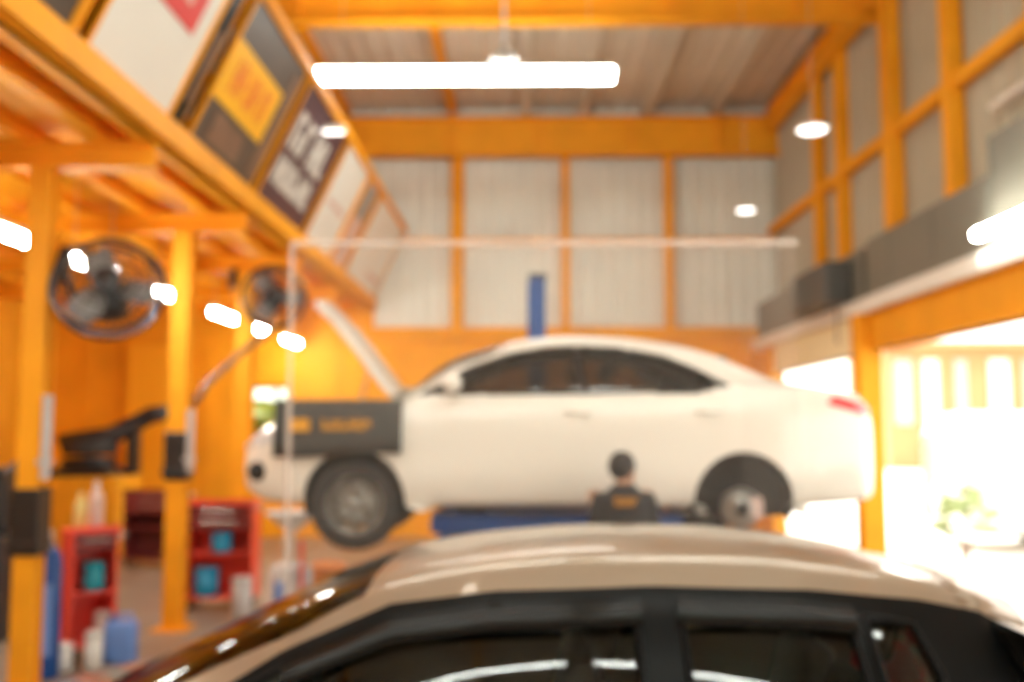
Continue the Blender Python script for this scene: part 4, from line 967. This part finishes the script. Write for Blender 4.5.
# black machine behind the left-edge column
t = thing('wheel_balancer', 'dark wheel balancer behind the column at left edge', 'wheel balancer', (X(-8, 9.3), 9.3, 0))
b = MB(); b.box(-.5, .28, -.3, .3, 0, .95, .04); b.build('cabinet', M['black'], t)
b = MB(); b.box(-.5, .1, .05, .3, .95, 1.55, .04); b.build('display_post', M['black'], t)
b = MB(); b.tube([(.28, 0, .8), (.52, 0, .8)], .03, 12); b.build('shaft', M['steel'], t)
b = MB(); b.tube([(.1, .25, .95), (.2, .25, 1.35), (.25, -.02, 1.6), (.25, -.3, 1.5)], .03, 8); b.build('wheel_guard', M['black'], t)
# fume hose hanging between the columns
tag(MB().tube([(X(270, 12), 12, Z(330, 12)), (X(240, 11.2), 11.2, Z(352, 11.2)), (X(205, 10.4), 10.4, Z(385, 10.4)), (X(192, 9.9), 9.88, Z(405, 9.9))], .035, 10).build('air_hose', M['sign_brown'], smooth=True), 'brown hose slung from the far fan down to the middle column', 'hose')

# ---------------------------------------------------------------- mechanic
def remesh(obj_bm, voxel, name, m, parent, smooth_it=6):
    me = bpy.data.meshes.new('tmp'); obj_bm.to_mesh(me); obj_bm.free()
    o = bpy.data.objects.new('tmp', me); C.objects.link(o)
    r = o.modifiers.new('r', 'REMESH'); r.mode = 'VOXEL'; r.voxel_size = voxel
    s_ = o.modifiers.new('s', 'SMOOTH'); s_.iterations = smooth_it; s_.factor = .5
    dg = bpy.context.evaluated_depsgraph_get(); nm = bpy.data.meshes.new_from_object(o.evaluated_get(dg))
    bpy.data.objects.remove(o); nm.name = name
    nm.polygons.foreach_set('use_smooth', [True] * len(nm.polygons)); nm.materials.clear(); nm.materials.append(m)
    q = bpy.data.objects.new(name, nm); C.objects.link(q); q.parent = parent; return q
PX, PY = X(623, 6.7), 6.70
person = thing('person', 'mechanic in a dark shirt with orange print standing at the white car', 'person', (PX, PY, 0))
# joints, facing +y (towards the car); hands reach to the sill
J = dict(pel=(0, 0, .93), wai=(0, .0, 1.08), che=(0, .02, 1.28), neck=(0, .03, 1.44), head=(0, .055, 1.60))
arms = {}
for sg in (-1, 1):
    arms[sg] = [(sg*.158, .02, 1.345), (sg*.210, .02, 1.10), (sg*.19, .20, 1.20), (sg*.185, .262, 1.27)]
legs = {sg: [(sg*.095, 0, .90), (sg*.11, .015, .49), (sg*.12, -.02, .09)] for sg in (-1, 1)}
def sect(b, rows, n=20):
    rings = [[b.bm.verts.new((cx + a*math.cos(2*math.pi*k/n), cy + c*math.sin(2*math.pi*k/n), z)) for k in range(n)] for cx, cy, z, a, c in rows]
    for q0, q1 in zip(rings, rings[1:]):
        for k in range(n): b.bm.faces.new((q0[k], q0[(k+1) % n], q1[(k+1) % n], q1[k]))
    b.bm.faces.new(rings[0][::-1]); b.bm.faces.new(rings[-1])
def limb(b, pts, rad):
    b.tube(pts, rad, 14)
    for p, r in zip(pts, rad): b.ball(p, r * .99)
ZS = 1.066
for sg in (-1, 1):
    arms[sg] = [(x, y, z * ZS) for x, y, z in arms[sg]]; legs[sg] = [(x, y, z * ZS if z > .2 else z) for x, y, z in legs[sg]]
torso = [(0, 0, .80, .15, .105), (0, 0, .90, .165, .115), (0, 0, 1.0, .15, .105), (0, .005, 1.10, .14, .098), (0, .01, 1.22, .16, .108), (0, .015, 1.32, .175, .108), (0, .015, 1.37, .160, .09), (0, .02, 1.405, .105, .075), (0, .022, 1.435, .066, .06), (0, .025, 1.46, .052, .054)]
torso = [(x, y, z * ZS, a * .93, c) for x, y, z, a, c in torso]
b = MB(); sect(b, torso)
b.tube([(0, .025, 1.50), (0, .065, 1.585)], [.056, .05], 16)
TURN = R(-38)          # head turned to the right
hm = Matrix.Translation((0, .075, 1.625)) @ Matrix.Rotation(TURN, 4, 'Z')
def hball(p, r, sc): b.ball((0, 0, 0), 1, (1, 1, 1), 20, 14); vs = b.last; mm = hm @ Matrix.Translation(p) @ Matrix.Diagonal((r*sc[0], r*sc[1], r*sc[2], 1)); [setattr(v, 'co', mm @ v.co) for v in vs]
hball((0, -.005, .025), .088, (.85, 1.08, 1.0)); hball((0, .035, -.03), .072, (.82, .85, 1.05)); hball((0, .045, -.085), .04, (1.1, .9, .7))
hball((0, .098, -.025), .017, (.8, 1.1, 1.5)); hball((0, .09, -.065), .02, (1.3, .5, .45)); hball((0, .083, .022), .03, (1.6, .5, .35))
for sg in (-1, 1): hball((sg*.077, -.005, -.015), .028, (.35, .75, 1.15))
for sg in (-1, 1):
    A = arms[sg]; limb(b, A, [.05, .042, .03, .028]); L = legs[sg]; limb(b, L, [.085, .058, .042])
    b.ball((L[2][0], .06, .045), .045, (.95, 2.4, .95))
    w = Vector(A[3]); up = Vector((0, .35, .94)).normalized(); side = Vector((sg, 0, 0))
    # palm facing the car, five fingers spread upward with bent tips
    palm = [w + up * .0, w + up * .04, w + up * .085]; b.tube(palm, [.026, .036, .038], 12, flat=(1, .5))
    for k, (o, l) in enumerate(((-.030, .062), (-.010, .074), (.010, .07), (.029, .054))):
        r0 = w + up * .08 + side * o; b.tube([r0, r0 + up * l * .5 + side * o * .15, r0 + up * l * .95 + Vector((0, .018, -.004)) + side * o * .2], [.0095, .0088, .0075], 8); b.ball(r0 + up * l * .95 + Vector((0, .018, -.004)) + side * o * .2, .0078)
    tb = w + up * .03 - side * .03; b.tube([tb + side*.01, tb - side * .028 + up * .025, tb - side * .04 + up * .055 + Vector((0, .01, 0))], [.013, .011, .009], 8); b.ball(tb - side * .04 + up * .055 + Vector((0, .01, 0)), .009)
body = remesh(b.bm, .0065, 'body', M['skin'], person, 3)
# eyes
for sg in (-1, 1):
    b = MB(); b.ball(hm @ Vector((sg*.03, .083, .004)), .0115, (1, 1, .8), 12, 8); b.build('eye', M['cloth'], person, True)
b = MB()
b.ball((0, 0, 0), 1, (1, 1, 1), 24, 16)
mm = hm @ Matrix.Translation((0, -.012, .035)) @ Matrix.Diagonal((.079, .102, .094, 1))
for v in b.bm.verts: v.co = mm @ v.co
kill = []
for v in b.bm.verts:
    q = hm.inverted() @ v.co
    if (q.y > .045 and q.z < .055) or q.z < -.065 or (q.z < -.01 and q.y > -.01): kill.append(v)
bmesh.ops.delete(b.bm, geom=kill, context='VERTS')
hr = b.build('hair', M['hair'], person, True); sd = hr.modifiers.new('s', 'SOLIDIFY'); sd.thickness = .016; sd.offset = 0
b = MB(); sect(b, [(cx, cy, z, a + .016, c + .016) for cx, cy, z, a, c in torso[:-2]] + [(0, .026, 1.545, .068, .066)])
for sg in (-1, 1): limb(b, [arms[sg][0], arms[sg][1], tuple(Vector(arms[sg][1]).lerp(Vector(arms[sg][2]), .85))], [.060, .054, .043])
sh = remesh(b.bm, .011, 'shirt', M['shirt'], person, 4)
b = MB()
for y0, y1, z0, z1 in glyphs(-.07, .07, 1.405, 1.440, 7, 11):
    b.box(y0, y1, -.122, -.085, z0, z1)
b.box(-.08, .08, -.114, -.085, 1.447, 1.457)
b.build('back_print', M['print'], sh)
b = MB(); sect(b, [(0, 0, .84, .16, .115), (0, 0, .96, .178, .128), (0, 0, 1.03, .168, .122)])
for sg in (-1, 1): limb(b, [legs[sg][0], legs[sg][1], (legs[sg][2][0], -.015, .12)], [.098, .073, .062])
remesh(b.bm, .012, 'trousers', M['trousers'], person, 4)
for sg in (-1, 1):
    b = MB(); x = legs[sg][2][0]; b.ball((x, .055, .05), .052, (1.0, 2.7, 1.0)); b.box(x - .05, x + .05, -.07, .185, 0, .025, .01); b.build('shoe', M['black'], person, True)

# ---------------------------------------------------------------- light, world, camera
w = bpy.data.worlds.new('sky'); bpy.context.scene.world = w; w.use_nodes = True
bg = w.node_tree.nodes['Background']; bg.inputs[0].default_value = (1, .945, .87, 1); bg.inputs[1].default_value = 2.6
sun = bpy.data.lights.new('sun', 'SUN'); sun.energy = 7; sun.angle = R(2); sun.color = (1, .95, .86)
so = bpy.data.objects.new('sun', sun); C.objects.link(so); so.rotation_euler = (R(-40), 0, R(20)); so.location = (8, 60, 40)

cam = bpy.data.cameras.new('camera'); co = bpy.data.objects.new('camera', cam); C.objects.link(co)
cam.sensor_width = 36; cam.lens = 1000 / 1024 * 36
co.location = (0, 0, EYE)
co.rotation_euler = (R(90) + math.atan(89 / 1000), 0, math.atan(12 / 1000))
cam.dof.use_dof = True; cam.dof.focus_distance = 1.2; cam.dof.aperture_fstop = 2.15
cam.clip_end = 400
sc = bpy.context.scene; sc.camera = co
sc.view_settings.view_transform = 'Standard'; sc.view_settings.look = 'None'; sc.view_settings.gamma = 1
sc.view_settings.use_curve_mapping = False; sc.view_settings.exposure = 0.46
sc.cycles.use_denoising = True
sc.cycles.max_bounces = 10; sc.cycles.diffuse_bounces = 6; sc.cycles.transparent_max_bounces = 16
